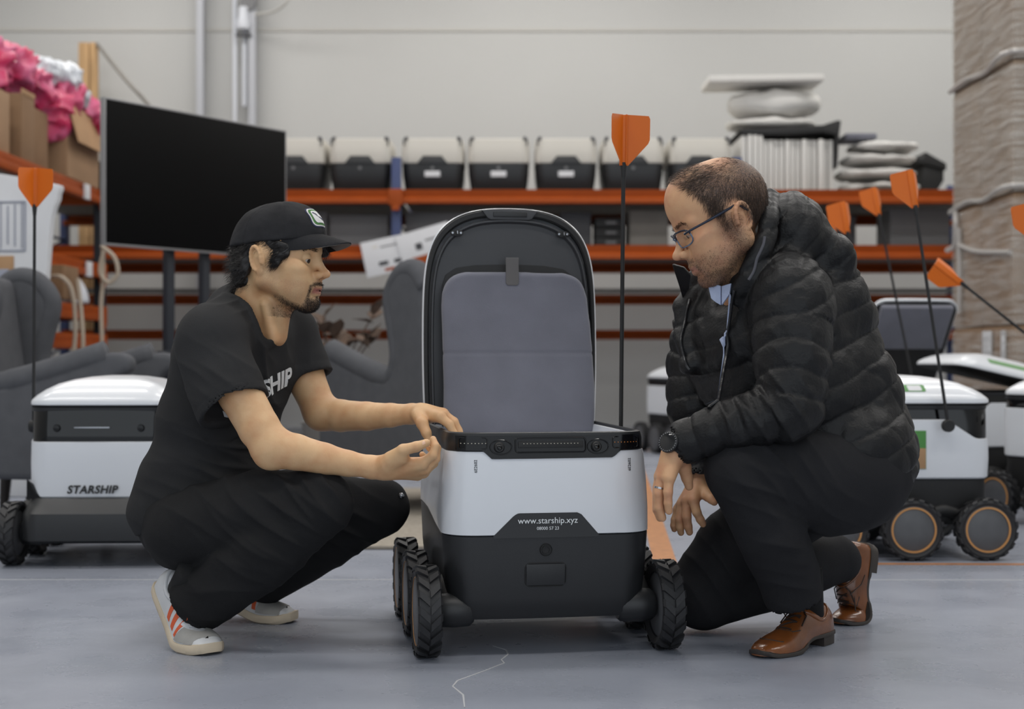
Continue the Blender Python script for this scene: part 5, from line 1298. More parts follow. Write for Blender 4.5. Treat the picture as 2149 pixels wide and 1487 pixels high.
def seamtube(pts, r, name, m, out=.002):
    q = [onjacket(*p, out) for p in smoothline(pts, 6)]
    for _ in range(4): q = [q[0]] + [(q[i - 1] + 2 * q[i] + q[i + 1]) / 4 for i in range(1, len(q) - 1)] + [q[-1]]
    V2, Q2 = tube(q, r, 8); part(name, (np.array(V2) - baseB, Q2), m, jk)
lf_ = [(1491, 630), (1489, 665), (1475, 700), (1466, 728), (1466, 760), (1476, 802)]; rt_ = [(1510, 634), (1501, 664), (1489, 695), (1477, 728), (1476, 762), (1481, 802)]
V2 = []; Q2 = []
for (a_, b_, _), (c_, d_, _) in zip(smoothline([(*q, 0) for q in lf_], 4), smoothline([(*q, 0) for q in rt_], 4)):
    l_ = onjacket(a_, b_, 3.04, .007); r_ = onjacket(c_, d_, 3.04, .007); V2 += [l_, r_, l_ + [.002, .01, 0], r_ + [.002, .01, 0]]
for i in range(len(V2) // 4 - 1):
    a_ = 4 * i; Q2 += [[a_, a_ + 1, a_ + 5, a_ + 4], [a_ + 2, a_, a_ + 4, a_ + 6], [a_ + 1, a_ + 3, a_ + 7, a_ + 5]]
part('shirt_front', (np.array(V2) - baseB, Q2), M['shirt_blue'], pb, smooth=180)
seamtube([(1538, 610, 3.04), (1509, 648, 3.04), (1486, 695, 3.04), (1475, 735, 3.03), (1475, 770, 3.03), (1482, 815, 3.01), (1488, 856, 3.0)], .004, 'zip', M['nylon_in'])
seamtube([(1450, 620, 3.22), (1434, 665, 3.21), (1426, 710, 3.2), (1430, 750, 3.17), (1444, 795, 3.12)], .004, 'zip', M['nylon_in'])
seamtube([(1610, 482, 3.0), (1600, 520, 3.0), (1584, 558, 3.0), (1568, 590, 3.01)], .0032, 'hood_lining', M['lining_g'], .0005)
# trousers
F = Field(P(1370, 1345, 3.3) * [1, 0, 1] + [0, 2.86, 0], P(1915, 880, 3.2) * [1, 0, 1] + [0, 3.68, 0], .0042)
F.ell(P(1775, 1000, 3.25), (.125, .19, .12), BB, .04); F.ell(P(1800, 1030, 3.20), (.095, .10, .085), k=.03)
kB = P(1558, 986, 3.03)
F.chain([P(1790, 1000, 3.14), P(1680, 995, 3.07), kB], [.112, .100, .080], .03); F.ell(P(1740, 1050, 3.13), (.10, .08, .075), k=.04)
F.chain([kB, P(1615, 1110, 3.06), P(1652, 1205, 3.13), P(1660, 1238, 3.145)], [.080, .074, .068, .066], .012)
F.cap(P(1662, 1240, 3.145), P(1674, 1310, 3.16), .056, .062, .003, 's')
kF2 = P(1470, 1246, 3.385)
F.chain([P(1730, 1005, 3.36), P(1540, 1150, 3.375), kF2], [.102, .094, .084], .03)
F.chain([kF2, P(1620, 1205, 3.43), P(1752, 1172, 3.50)], [.082, .086, .062], .012)
F.half((0, 0, .003), (0, 0, -1), .002)
V, Q = F.out(4); N = vnormals(V, Q)
h = folds(V, N, [(P(1640, 985, 2.98), np.array([.75, 0, .65]), .04, .09, 1.), (P(1600, 1030, 2.97), np.array([.4, 0, .9]), .04, .06, 1.), (P(1650, 1150, 3.0), np.array([.2, 0, 1.]), .06, .07, .8), (P(1520, 1190, 3.3), np.array([.75, 0, .6]), .05, .10, 1.),
                  (P(1660, 1230, 3.05), np.array([.2, 0, 1.]), .05, .06, .8), (P(1720, 1060, 3.05), np.array([.5, 0, .8]), .06, .08, .8)], .008) + .005 * vnoise(V, 8, 71) + .0015 * vnoise(V, 26, 72)
V = V + N * h[:, None]; V[:, 2] = np.maximum(V[:, 2], .002)
tb = part('trousers', (V - baseB, Q), M['trouser_b'], pb, smooth=180); tb['label'] = 'charcoal dress trousers'
shoe_object(pb, baseB, P(1640, 1350, 3.15), (-.68, -.73), 0, 1, 'dress', 'polished brown lace-up shoe flat on the floor')
shoe_object(pb, baseB, P(1795, 1300, 3.525), (-.80, -.60), 76, -1, 'dress', 'brown leather shoe bent up on its toes')
# ------------------------------------------------------------------ parked robots of the older kind
def z_white(x, y): return float(.385 + .062 * sstep(np.array(y), -.235, -.13))
def robot(loc, yaw, label, lid_angle=0., flag=None, ringm=None, front_text=False, stickers=False, bumper=False, simple=False, group='parked delivery robots'):
    r = empty('delivery_robot', (loc[0], loc[1], 0), yaw, label, 'robot', group)
    part('chassis', loft([ring(.18, -.235, .24, .05, .105), ring(.2, -.26, .26, .055, .12), ring(.214, -.272, .27, .06, .2), ring(.214, -.272, .27, .06, .255)]), M['blackmatte'], r, smooth=35)
    if bumper:
        part('bumper', loft([ring(.215, -.315, .2, .05, .075), ring(.231, -.335, .21, .055, .085), ring(.234, -.34, .21, .06, .135), ring(.232, -.335, .21, .06, .168), ring(.226, -.30, .2, .06, .196), ring(.222, -.283, .2, .06, .212)]), M['black'], r, smooth=40)
    zb = .212 if bumper else .258
    V = loft([ring(.219, -.274, .272, .06, zb), ring(.2235, -.279, .276, .062, zb + .005), ring(.2255, -.281, .278, .064, .32, bow=.004), ring(.2245, -.279, .277, .064, z_white, bow=.004), ring(.219, -.274, .272, .062, lambda x, y: z_white(x, y) + .003, bow=.004)])
    part('white_shell', V, M['white'], r, smooth=35)
    if not simple and bumper:      # dark notches in the lower corners of the front
        for s in (-1, 1): part('corner_lamp', xf(prism([(0, 0), (.052, 0), (.036, .018), (.02, .045), (0, .06)], .012, .003), rotm('Z', 12 * s) @ np.diag([s * -1., 1, 1]), (s * .226, -.262, .209)), M['gloss'], r)
    part('window_band', loft([ring(.2195, -.274, .272, .062, .37, bow=.004), ring(.2205, -.275, .273, .062, .40, bow=.004), ring(.219, -.273, .271, .062, .484, bow=.004), ring(.216, -.27, .268, .06, .4925, bow=.004)], False, False), M['smoke'], r, smooth=35)
    part('deck_rim', loft([ring(.2205, -.274, .272, .062, .482), ring(.2225, -.276, .274, .063, .486), ring(.2225, -.276, .274, .063, .494), ring(.216, -.268, .266, .06, .497), ring(.195, -.245, .245, .055, .496), ring(.19, -.24, .24, .055, .42)], False, True), M['black'], r, smooth=40)
    if not simple:
        part('sensor', box(.11, .004, .004, .001, (-.02, -.2835, .432)), M['steel'], r)
        for s in (-1, 1):
            part('camera_eye', lathe([(0, -.008), (.010, -.007), (.012, 0), (0, .0)], 16, 'y'), M['gloss'], r, (s * .13, -.2775, .43))
    ld = empty('lid', (0, .268, .497)); ld.parent = r; ld.rotation_euler = (R(-lid_angle), 0, 0)
    def lr(sc, z, dy=0): return [(x, y - .268 + dy, z) for x, y, _ in ring(.2255 * sc, -.281 * sc, .272 * sc, .066 * sc, 0, bow=.004)]
    part('lid_shell', loft([lr(.985, .004), lr(1.0, .006), lr(1.0, .016), lr(.985, .0225), lr(.93, .036), lr(.84, .052), lr(.70, .070), lr(.52, .083), lr(.33, .091), lr(.15, .0945)]), M['white'], ld, smooth=45)
    part('lid_seal', loft([lr(.97, .0045), lr(.975, .0), lr(.95, -.001), lr(.90, .002), lr(.86, .003)], False, True), M['blackmatte'], ld, smooth=45)
    if lid_angle > 50:
        part('padded_insert', box(.38, .27, .03, .012, (0, -.395, -.014), 3), M['pad'], ld)
    for s in (-1, 1):
        for y in (-.24, -.0, .24): wheel(r, s * (.275 if bumper else .262), y, .1, s, ringm)
        if not simple: bogie(r, s, -.24, .0)
    if flag: flag_parts(r, *flag)
    if front_text:
        V, F = text('STARSHIP', .0345, None, .0005, offset=.0010, shear=.22, space=1.06); V = np.array(V) + [-.02, -.2852, .2275]
        part('lettering', (V, F), M['letterb'], r, smooth=0)
    return r
Lx, Ly = -1.30, 4.72
rl = robot((Lx, Ly), R(2), 'white parked robot with STARSHIP lettering and black bumper beside the armchair', bumper=True, front_text=True, flag=((-.240, -.15, .43), (-.236, -.15, 1.258), R(-2)))
# right-hand group
def tl_(loc, yaw, w):
    q = np.array(w) - [loc[0], loc[1], 0]; c, s = math.cos(-yaw), math.sin(-yaw); return (c * q[0] - s * q[1], s * q[0] + c * q[1], q[2])
def lid_of(r): return [o for o in r.children if o.name.startswith('lid')][0]
def lid_sticker(r, side, u0, z0, wd, ht, m, name='lid_sticker', off=.0012, par=None):
    """lay a strip on the lid: side 'l'/'r' flank or 'f' front"""
    ld = lid_of(r); sh = [o for o in ld.children if o.name.startswith('lid_shell')][0].data
    bv = BVHTree.FromPolygons([v.co for v in sh.vertices], [list(p.vertices) for p in sh.polygons])
    n, ux = {'l': ((1., 0, -.5), (0, -1., 0)), 'r': ((-1., 0, -.5), (0, 1., 0)), 'f': ((0, 1., -.5), (1., 0, 0))}[side]
    n = np.array(n) / np.linalg.norm(n); ux = np.array(ux); uz = np.cross(ux, n); uz *= np.sign(uz[2])
    org = np.array({'l': (-.2, u0, z0), 'r': (.2, u0, z0), 'f': (u0, -.5, z0)}[side])
    g = gridpoly(rrect(wd / 2, ht / 2, ht * .18), 3); V, F = project(g, org, ux, uz, n, bv, off)
    return part(name, (V, F), m, par or ld, smooth=180)
loc = (1.272, 4.82); yw = R(92)
ra = robot(loc, yw, 'white parked robot seen from its side with green stickers and copper wheel rings', ringm=M['copper'], flag=(tl_(loc, yw, P(1990, 893, 4.56)), tl_(loc, yw, P(1909, 356, 4.60)), R(180) - yw))
lv = lid_sticker(ra, 'l', -.225, .060, .22, .034, M['green']); lid_sticker(ra, 'l', -.300, .060, .045, .026, M['paper'], 'sticker_print', .0018); lid_sticker(ra, 'l', -.195, .060, .11, .010, M['paper'], 'sticker_text', .0018)
sp = part('photo_sticker', box(.0024, .125, .124, .001), M['green'], ra, (-.2262, .004, .352))
part('sticker_photo', box(.003, .123, .066, .001, (-.0002, 0, -.028)), M['card2'], sp); part('sticker_food', lathe([(0, -.0028), (.014, -.0028), (.018, 0)], 18, 'x'), M['darkwood'], sp, (0, -.018, -.03))
vt, ft = text('ry', .05, None, .0004); vt = np.array(vt); vt = np.stack([vt[:, 1] - .0016, -vt[:, 0], vt[:, 2]], 1) + [0, .002, .022]; part('sticker_text', (vt, ft), M['paper'], sp, smooth=0)
loc = (2.27, 5.55); yw = R(28)
rbb = robot(loc, yw, 'white parked robot at the right edge, its front window turned this way', ringm=M['copper'], flag=(tl_(loc, yw, P(2330, 840, 5.3)), tl_(loc, yw, P(1964, 551, 5.3)), R(180) - yw))
lid_sticker(rbb, 'f', -.06, .060, .2, .035, M['green'])
loc = (2.16, 6.42); yw = R(-78)
rc_ = robot(loc, yw, 'white parked robot with half-raised lid and pale green strip', lid_angle=12, ringm=M['copper'], flag=(tl_(loc, yw, P(1916, 800, 6.2)), tl_(loc, yw, P(1833, 393, 6.2)), R(180) - yw))
lid_sticker(rc_, 'r', -.24, .058, .34, .030, M['mint'])
loc = (P(1915, 0, 7.25)[0], 7.25)
robot(loc, R(6), 'white parked robot with its grey padded lid raised beside the cartons', lid_angle=52)
loc = (1.34, 5.58); yw = R(75)
robot(loc, yw, 'white parked robot hidden behind the kneeling man, only its upper flag showing', simple=True, flag=(tl_(loc, yw, P(1829, 800, 5.5)), tl_(loc, yw, P(1768, 423, 5.5)), R(180) - yw))
loc = (1.42, 6.5); yw = R(85)
robot(loc, yw, 'white parked robot hidden behind the kneeling man, its lower flag peeping past the hood', simple=True, flag=(tl_(loc, yw, P(1790, 780, 6.4)), tl_(loc, yw, P(1741, 460, 6.4)), R(180) - yw))
loc = (2.52, 4.72); yw = R(80)
robot(loc, yw, 'white parked robot just outside the right edge with only its flag tip in view', simple=True, flag=(tl_(loc, yw, P(2230, 860, 4.45)), tl_(loc, yw, P(2165, 424, 4.45)), R(180) - yw))
c = P(1452, 900, 9.6)
robot((c[0], 9.6), R(20), 'blurred white robot standing far back near the rear wall', simple=True)
c = P(268, 900, 8.2); robot((c[0], 8.2), R(5), 'white robot lid showing behind the left armchair', simple=True)
c = P(748, 900, 8.4); robot((c[0], 8.4), R(-12), 'white robot behind the right armchair below the dry plant', simple=True)

# ------------------------------------------------------------------ armchairs and rug
def armchair(loc, face, label, rz=0., z=0.):
    """wing chair seen from its side; face +1 looks to the right"""
    r = empty('wing_armchair', (loc[0], loc[1], z), R(rz), label, 'armchair', 'grey wing armchairs')
    f = face; W_ = .70
    def poly(pts): 
        q = smoothline([(a * f, b, 0) for a, b in pts + pts[:1]], 5)[:-1]; q = [(v[0], v[1]) for v in q]; return q if f > 0 else q[::-1]
    # side panel: wing, sweeping into the arm
    side = [(-.40, .20), (-.42, .60), (-.40, .91), (-.33, .985), (-.25, .985), (-.185, .93), (-.165, .86), (-.20, .74), (-.215, .63), (-.175, .55), (-.10, .545), (.10, .60), (.27, .665), (.36, .655), (.37, .60), (.30, .53), (.30, .20), (.0, .185)]
    for y in (-W_ / 2, W_ / 2): part('side_wing', prism(poly(side), .085, .03, 'xz', 3, y), M['chair'], r, smooth=60)
    # padded roll along the front edge of wing and arm
    edge = [(-.40, .91), (-.33, .98), (-.25, .98), (-.188, .925), (-.17, .86), (-.20, .74), (-.215, .63), (-.175, .555), (-.09, .557), (.10, .61), (.27, .665)]
    for y in (-W_ / 2, W_ / 2): part('arm_roll', tube(smoothline([(a * f, y, b) for a, b in edge], 5), [.046] * 40 + [.05] * 11, 12), M['chair'], r, smooth=180)
    part('backrest', xf(box(.15, W_ - .06, .80, .05, (0, 0, 0), 4), rotm('Y', -8 * f), (-.33 * f, 0, .58)), M['chair'], r, smooth=60)
    part('seat_base', box(.62, W_ - .08, .16, .03, (.0 * f, 0, .27), 3), M['chair'], r, smooth=60)
    part('cushion', box(.56, W_ - .10, .14, .05, (.07 * f, 0, .42), 4), M['chair'], r, smooth=60)
    for a in (-.34, .25):
        for y in (-.3, .3): part('leg', tube([(a * f, y, .21), (a * f * 1.05, y * 1.03, .0)], [.028, .018], 10), M['darkwood'], r)
    return r
armchair(((-30 - 1074.5) / FPX * 5.75 + .32, 5.75), 1, 'grey wing armchair behind the STARSHIP robot on the left')
armchair((-.34, 6.2), -1, 'grey wing armchair between the squatting man and the open lid', -48, .0135)
M['rug'] = mat('beige looped rug', S(160, 152, 140), .95, bump=.8, bscale=120, var=.25, vscale=60)
tag(part('rug', box(1.15, 2.1, .012, .004, (-.40, 5.86, .007)), M['rug']), 'beige flat rug under the right armchair', 'rug')

# ------------------------------------------------------------------ television on its stand
tl, trr = np.array(P(217, 206, 6.86)), np.array(P(597, 263, 7.90))
mid = (tl + trr) / 2; ang = math.atan2(trr[1] - tl[1], trr[0] - tl[0])
tv = empty('television', (mid[0], mid[1], 0), ang, 'large black flat screen on a dark stand, turned towards the right', 'television')
part('screen', box(1.245, .03, .695, .004, (0, 0, 1.545)), M['screen'], tv)
part('bezel', join(box(1.262, .034, .010, .002, (0, .004, 1.896)), box(1.262, .034, .012, .002, (0, .004, 1.194)), box(.008, .034, .70, .002, (-.627, .004, 1.545)), box(.008, .034, .70, .002, (.627, .004, 1.545))), M['bezel'], tv)
part('back_cover', box(.9, .05, .45, .02, (0, .04, 1.5)), M['blackmatte'], tv)
for x in (-.17, .075): part('post', box(.05, .04, 1.35, .006, (x, .05, .70)), M['darksteel'], tv)
part('stand_bracket', box(.36, .06, .12, .01, (-.05, .05, .62)), M['darksteel'], tv)
for x in (-.17, .075): part('stand_foot', box(.06, .62, .05, .01, (x, .03, .03)), M['darksteel'], tv)

# ------------------------------------------------------------------ pallet racking along the back wall
YR, YR2 = 10.55, 12.3
TOPZ, MIDZ = P(0, 399, YR)[2], P(0, 515, YR)[2]
rk = empty('pallet_rack', (0, YR, 0), 0, 'orange and blue pallet rack along the back wall', 'rack')
def beam(parent, x0, x1, y, ztop, hgt=.105, m='orange'):
    pf = [(.02, 0), (-.022, 0), (-.010, -.50), (-.045, -.66), (-.048, -.72), (-.048, -.96), (-.040, -1.), (.02, -1.)]
    return part('beam', prism([(y + a, ztop + b * hgt) for a, b in pf], x1 - x0, .0, 'yz', 1, (x0 + x1) / 2), M[m], parent, smooth=20)
ups = [P(-20, 0, YR)[0], P(832, 0, YR)[0], P(1546, 0, YR)[0], P(2150, 0, YR)[0]]
for i, x in enumerate(ups):
    for y in (0.0, YR2 - YR): part('upright', join(box(.07, .012, 2.12, .003, (x, y - .02, 1.06)), box(.012, .06, 2.12, .003, (x - .029, y + .01, 1.06)), box(.012, .06, 2.12, .003, (x + .029, y + .01, 1.06))), M['bluesteel'], rk)
    for k in range(4): part('brace', tube([(x, .0, .3 + .45 * k), (x, YR2 - YR, .3 + .45 * (k + 1 if k % 2 == 0 else k))], .012, 6), M['bluesteel'], rk)
for x0, x1 in zip(ups[:-1], ups[1:]):
    for z in (TOPZ, MIDZ):
        beam(rk, x0, x1, -.03, z); beam(rk, x0, x1, YR2 - YR, z)
        part('shelf_panel', box(x1 - x0 - .02, YR2 - YR, .018, .002, ((x0 + x1) / 2, (YR2 - YR) / 2, z - .01)), M['deck'], rk)
        for xx in ((x0, x1) if x0 == ups[0] else (x1,)): part('beam_connector', join(box(.10, .02, .12, .005, (0, 0, -.04)), box(.06, .018, .05, .01, (0, 0, -.115))), M['orange'], rk, (xx, -.088, z - .02))
    for py in (619, 692): beam(rk, x0, x1, YR2 - YR - .05, P(0, py, YR2)[2], .085)
    part('shelf_panel', box(x1 - x0 - .02, .5, .015, .002, ((x0 + x1) / 2, .7, P(0, 619, YR2)[2] - .01)), M['deck'], rk)
# robot bodies stored upside on the top shelf
def stored_body(loc, label, plate=True, tagm=False):
    r = empty('robot_body', loc, 0, label, 'robot body', 'robot bodies on the top shelf')
    part('lower_shell', loft([ring(.195, -.23, .225, .05, .0), ring(.210, -.245, .245, .06, .02), ring(.225, -.264, .262, .065, .12), ring(.2285, -.27, .268, .066, .19), ring(.2285, -.27, .268, .066, .205)]), M['black'], r, smooth=35)
    part('upper_shell', loft([ring(.2285, -.27, .268, .066, .207), ring(.2325, -.274, .272, .066, .215), ring(.231, -.272, .27, .066, .33), ring(.226, -.267, .265, .065, .385), ring(.213, -.255, .252, .06, .39), ring(.207, -.248, .246, .06, .36)]), M['shellcream'], r, smooth=35)
    if plate: part('front_plate', prism([(-.115, .20), (-.07, .258), (.07, .258), (.115, .20)], .012, .003, 'xz', 2, -.277), M['black'], r)
    part('round_port', lathe([(0, -.006), (.012, -.005), (.016, .002)], 16, 'y'), M['grey'], r, (0, -.266, .17))
    if tagm: part('label_tag', box(.115, .006, .042, .002, (0, -.268, .125)), M['paper'], r)
    for s in (-1, 1): part('hinge', join(box(.026, .04, .03, .006, (s * .195, -.245, .388)), box(.012, .01, .05, .003, (s * .212, -.272, .36))), M['greyd'], r)
    return r
M['shellcream'] = mat('cream shell plastic', S(205, 201, 192), .5)
cen = [(628, 1, 0), (764, 1, 0), (912, 1, 1), (1047, 0, 1), (1185, 1, 1), (1322, 1, 0), (1460, 1, 0)]
what = ['half hidden by the screen', 'left of the blue post', 'right of the blue post, tagged', 'lacking the raised plate', 'with plate and tag, above the open lid', 'behind the orange flag', 'above the kneeling man']
for (px, pl, tg), wh in zip(cen, what):
    c = P(px, 399, YR + .33); stored_body((c[0], YR + .30, TOPZ + .0005), 'cream and black robot body on top shelf, ' + wh, bool(pl), bool(tg))
# foam crate, pillows, sheets on the right of the top shelf
def top(px, py, d): return P(px, py, d)
x0, x1 = P(1556, 0, 10.6)[0], P(1752, 0, 10.6)[0]; zt2 = P(0, 275, 10.6)[2]
cr = empty('foam_crate', ((x0 + x1) / 2, 10.9, TOPZ), 0, 'crate of upright white foam sheets under a drooping black cover', 'crate')
n = 17; w0 = x1 - x0; hh = zt2 - TOPZ
for i in range(n):
    x = -w0 / 2 + w0 * (i + .5) / n; dx = .012 if i < 4 else 0.
    part('foam_sheet', box(w0 / n * .82, .5 + .03 * math.sin(i * 2.3), hh - .03 - (.03 if i > 3 else 0.), .008, (x, -.02 * (i % 3) - (.04 if i < 4 else 0), (hh - .03) / 2 - (.015 if i > 3 else 0))), M['foam'], cr)
cv = [(-.40, .00), (-.36, .02), (.0, .035), (.28, .05), (.40, .09), (.43, .085), (.415, -.02), (.40, -.30), (.372, -.30), (.385, -.03), (.28, -.01), (.0, -.03), (-.36, -.03)]
part('black_cover', prism([(a * .92, hh + b * .9) for a, b in cv], .62, .01, 'xz', 2, .0), M['blackmatte'], cr)
def pillow(name, loc, sx, sy, sz, m, label, cat, seed, group=None):
    F_ = Field((-sx * .62, -sy * .62, -.02), (sx * .62, sy * .62, sz * 1.3), .018); F_.ell((0, 0, sz / 2), (sx * .56, sy * .56, sz * .52), k=.0); F_.f = -smin(-F_.f, -(np.maximum(np.maximum(np.abs(F_.g[0])[:, None, None] - sx / 2, np.abs(F_.g[1])[None, :, None] - sy / 2), np.abs(F_.g[2] - sz / 2)[None, None, :] - sz / 2)).astype(np.float32), .04)
    V, Q = F_.out(1); N = vnormals(V, Q); V = V + N * (.025 * min(1, sz / .1) * vnoise(V + seed, 9, seed))[:, None]; V[:, 2] = np.maximum(V[:, 2], 0.001)
    o = part(name, (V, Q), m, None, loc, smooth=180); return tag(o, label, cat, group)
zc = TOPZ + hh + .035
pillow('foam_pack', (P(1615, 0, 10.9)[0], 10.9, zc + .008), .66, .5, .085, M['foam'], 'flat white foam pack lying on the black-covered crate', 'foam pack', 3, 'foam packs on the rack')
pillow('foam_pack', (P(1620, 0, 10.9)[0], 10.9, zc + .095), .70, .5, .22, M['foam'], 'plump crumpled white foam pack in the middle of the stack', 'foam pack', 5, 'foam packs on the rack')
tag(part('foam_board', xf(box(.86, .45, .05, .015, (0, 0, 0), 2), rotm('Y', -.8), (P(1598, 0, 10.8)[0], 10.8, zc + .357)), M['foam']), 'wide thin white board on top of the foam stack', 'board', 'foam packs on the rack')
for i, (px, wd, hz, zz, nm) in enumerate(((1836, .60, .085, 0., 'lowest'), (1832, .60, .09, .10, 'second lowest'), (1838, .55, .085, .21, 'third'), (1845, .52, .075, .31, 'topmost'))):
    pillow('foam_pack', (P(px, 0, 10.9)[0], 10.85, TOPZ + zz + .002), wd, .5, hz, M['foam'], 'white folded foam pack, %s of the pile beside the crate' % nm, 'foam pack', 11 + i, 'foam packs on the rack')
tag(part('grey_bag', box(.24, .3, .05, .018, (P(1798, 0, 10.8)[0], 10.8, P(0, 300, 10.8)[2] + .03), 3), M['pad']), 'small grey padded bag lying on the white foam pile', 'bag')
bg = empty('black_folder', (P(1930, 0, 11.25)[0], 11.25, TOPZ), 0, 'black folded sheet with bent wings leaning on the foam pile', 'folded sheet')
part('panel', prism([(-.30, .33), (-.02, .31), (.0, .36), (.16, .27), (.16, .22), (.0, .26), (-.30, .29)], .35, .01), M['blackmatte'], bg); part('panel', prism([(-.02, .27), (.15, .24), (.15, .14), (.06, .0), (.0, .0), (-.04, .1)], .3, .02), M['blackmatte'], bg)
# things on the middle shelf
def mid_item(name, px0, px1, py0, m, label, cat, d=10.85, bev=.015, dep=.4):
    a, b = P(px0, py0, d), P(px1, 515, d); z0 = MIDZ
    h_ = a[2] - z0
    o = part(name, join(box(b[0] - a[0], dep, h_, bev, (0, 0, h_ / 2), 3), box((b[0] - a[0]) * 1.03, dep * 1.02, .022, .008, (0, 0, h_ - .014))), m, None, ((a[0] + b[0]) / 2, d + .1, z0 + .0005))
    return tag(o, label, cat, 'bins on the middle shelf')
mid_item('storage_bin', 606, 690, 446, M['grey'], 'grey bin on the middle shelf next to the screen', 'bin'); mid_item('storage_bin', 694, 818, 452, M['grey'], 'long grey bin on the middle shelf left of the blue post', 'bin')
mid_item('storage_bin', 852, 990, 448, M['grey'], 'wide grey bin on the middle shelf behind the open lid', 'bin'); mid_item('storage_bin', 1000, 1160, 455, M['greyd'], 'dark grey bin on the middle shelf behind the lid handle', 'bin')
for k in range(3):
    c = P(1280, 0, 10.7); o = empty('electronics_tray', (c[0], 10.9, MIDZ + .0005 + .075 * k), 0, 'black electronics tray, %s of three stacked behind the flag pole' % ['bottom', 'middle', 'top'][k], 'tray', 'black trays on the middle shelf')
    part('tray', box(.22, .35, .07, .008, (0, 0, .036)), M['blackmatte'], o); part('tray_label', box(.08, .004, .02, .001, (.01, -.177, .036)), M['grey'], o)
mid_item('storage_bin', 1318, 1400, 444, M['deck'], 'pale grey bin on the middle shelf beside the black trays', 'bin'); mid_item('storage_bin', 1175, 1240, 447, M['greyd'], 'small dark bin on the middle shelf beside the trays', 'bin')
mid_item('storage_bin', 1690, 1790, 455, M['greyd'], 'dark bin on the middle shelf behind the leaning flags', 'bin'); mid_item('storage_bin', 1860, 1985, 440, M['grey'], 'grey bin on the middle shelf next to the wrapped cartons', 'bin')

# ------------------------------------------------------------------ rack down the left side, boxes and bags
XRk = -2.87; LZ = 1.80
lk = empty('side_rack', (XRk, 0, 0), 0, 'orange and dark steel rack running down the left side behind the screen', 'rack')
for y in (7.0, 9.9):
    for x in (0, -.75): part('upright', box(.07, .07, 2.0, .008, (x, y, 1.0)), M['darksteel'], lk)
for z in (LZ, P(0, 515, 9.0)[2] - .06, P(0, 640, 9.0)[2] + .02, .80):
    part('beam', join(box(.04, 2.9, .05, .006, (0, 8.45, z - .025)), box(.055, 2.9, .05, .006, (.01, 8.45, z - .075))), M['orange'], lk); part('beam', box(.04, 2.9, .1, .006, (-.75, 8.45, z - .05)), M['orange'], lk)
    part('beam', box(.75, .04, .1, .006, (-.375, 9.9, z - .05)), M['orange'], lk)
    part('shelf_panel', box(.75, 2.86, .018, .002, (-.375, 8.45, z - .012)), M['deck'], lk)
    part('beam_connector', prism([(-.05, .0), (.05, .0), (.05, -.12), (0, -.17), (-.05, -.12)], .03, .004, 'yz'), M['orange'], lk, (.03, 9.88, z))
part('white_clip', box(.02, .1, .1, .005, (.045, 9.45, LZ - .06)), M['paper'], lk); part('white_clip', box(.02, .1, .1, .005, (.045, 9.5, P(0, 515, 9.0)[2] - .12)), M['paper'], lk)
def carton(loc, sx, sy, sz, rz, label, m='card', flaps=(), group='open cartons on the side rack'):
    r = empty('carton', loc, R(rz), label, 'carton', group); t = .008
    for nm, v in (('panel', box(sx, t, sz, .001, (0, -sy / 2, sz / 2))), ('panel', box(sx, t, sz, .001, (0, sy / 2, sz / 2))), ('panel', box(t, sy - t, sz, .001, (-sx / 2, 0, sz / 2))), ('panel', box(t, sy - t, sz, .001, (sx / 2, 0, sz / 2))), ('bottom', box(sx - t, sy - t, t, .001, (0, 0, .006)))): part(nm, v, M[m], r)
    for sd, a, ln in flaps:
        if sd == 'front': part('flap', xf(box(sx - .01, ln, .006, .001, (0, -ln / 2, 0)), rotm('X', a), (0, -sy / 2 - .004, sz)), M['card2'], r)
        if sd == 'right': part('flap', xf(box(ln, sy - .01, .006, .001, (ln / 2, 0, 0)), rotm('Y', -a), (sx / 2 + .004, 0, sz)), M['card2'], r)
        if sd == 'left': part('flap', xf(box(ln, sy - .01, .006, .001, (-ln / 2, 0, 0)), rotm('Y', a), (-sx / 2 - .004, 0, sz)), M['card2'], r)
        if sd == 'back': part('flap', xf(box(sx - .01, ln, .006, .001, (0, ln / 2, 0)), rotm('X', -a), (0, sy / 2 + .004, sz)), M['card2'], r)
    return r
zb_ = LZ + .001
carton((-3.06, 9.45, zb_), .42, .70, .47, 0, 'large open carton with a flap hanging over its side, next to the screen', 'card', (('right', -74, .26), ('back', 40, .2), ('left', 50, .2)))
carton((-3.07, 8.42, zb_), .40, .24, .385, 0, 'tall narrow carton under the pink wrap on the side rack', 'card3', (('right', 84, .03), ('left', 60, .15)))
carton((-3.12, 8.76, zb_), .42, .30, .36, 0, 'dark carton wedged between two others on the side rack', 'card3', (('left', 60, .15),))
carton((-3.10, 7.95, zb_), .40, .5, .36, 0, 'carton at the left picture edge on the side rack', 'card', (('left', 82, .12),))
M['pink'] = mat('pink plastic wrap', S(196, 30, 84), .4, col2=S(204, 104, 142), vscale=7, coat=.15); M['milky'] = mat('milky plastic bag', S(206, 210, 216), .3, col2=S(186, 192, 200), vscale=6, coat=.3)
def bag(name, blobs, m, label, cat, seed, amp=.05):
    lo = np.min([np.array(c) - r for c, r in blobs], 0) - .08; hi = np.max([np.array(c) + r for c, r in blobs], 0) + .08
    F_ = Field(lo, hi, .012)
    for c, r in blobs: F_.ell(c, (r, r, r * .8), k=.07)
    V, Q = F_.out(1); N = vnormals(V, Q); cr_ = (1 - np.abs(vnoise(V, 8, seed))) ** 4 + .8 * (1 - np.abs(vnoise(V, 17, seed + 1))) ** 4 - .9 * np.abs(vnoise(V, 12, seed + 2))
    V = V + N * (amp * cr_)[:, None]; b0 = V.mean(0) * [1, 1, 0] + [0, 0, V[:, 2].min()]
    return tag(part(name, (V - b0, Q), m, None, b0, smooth=180), label, cat)
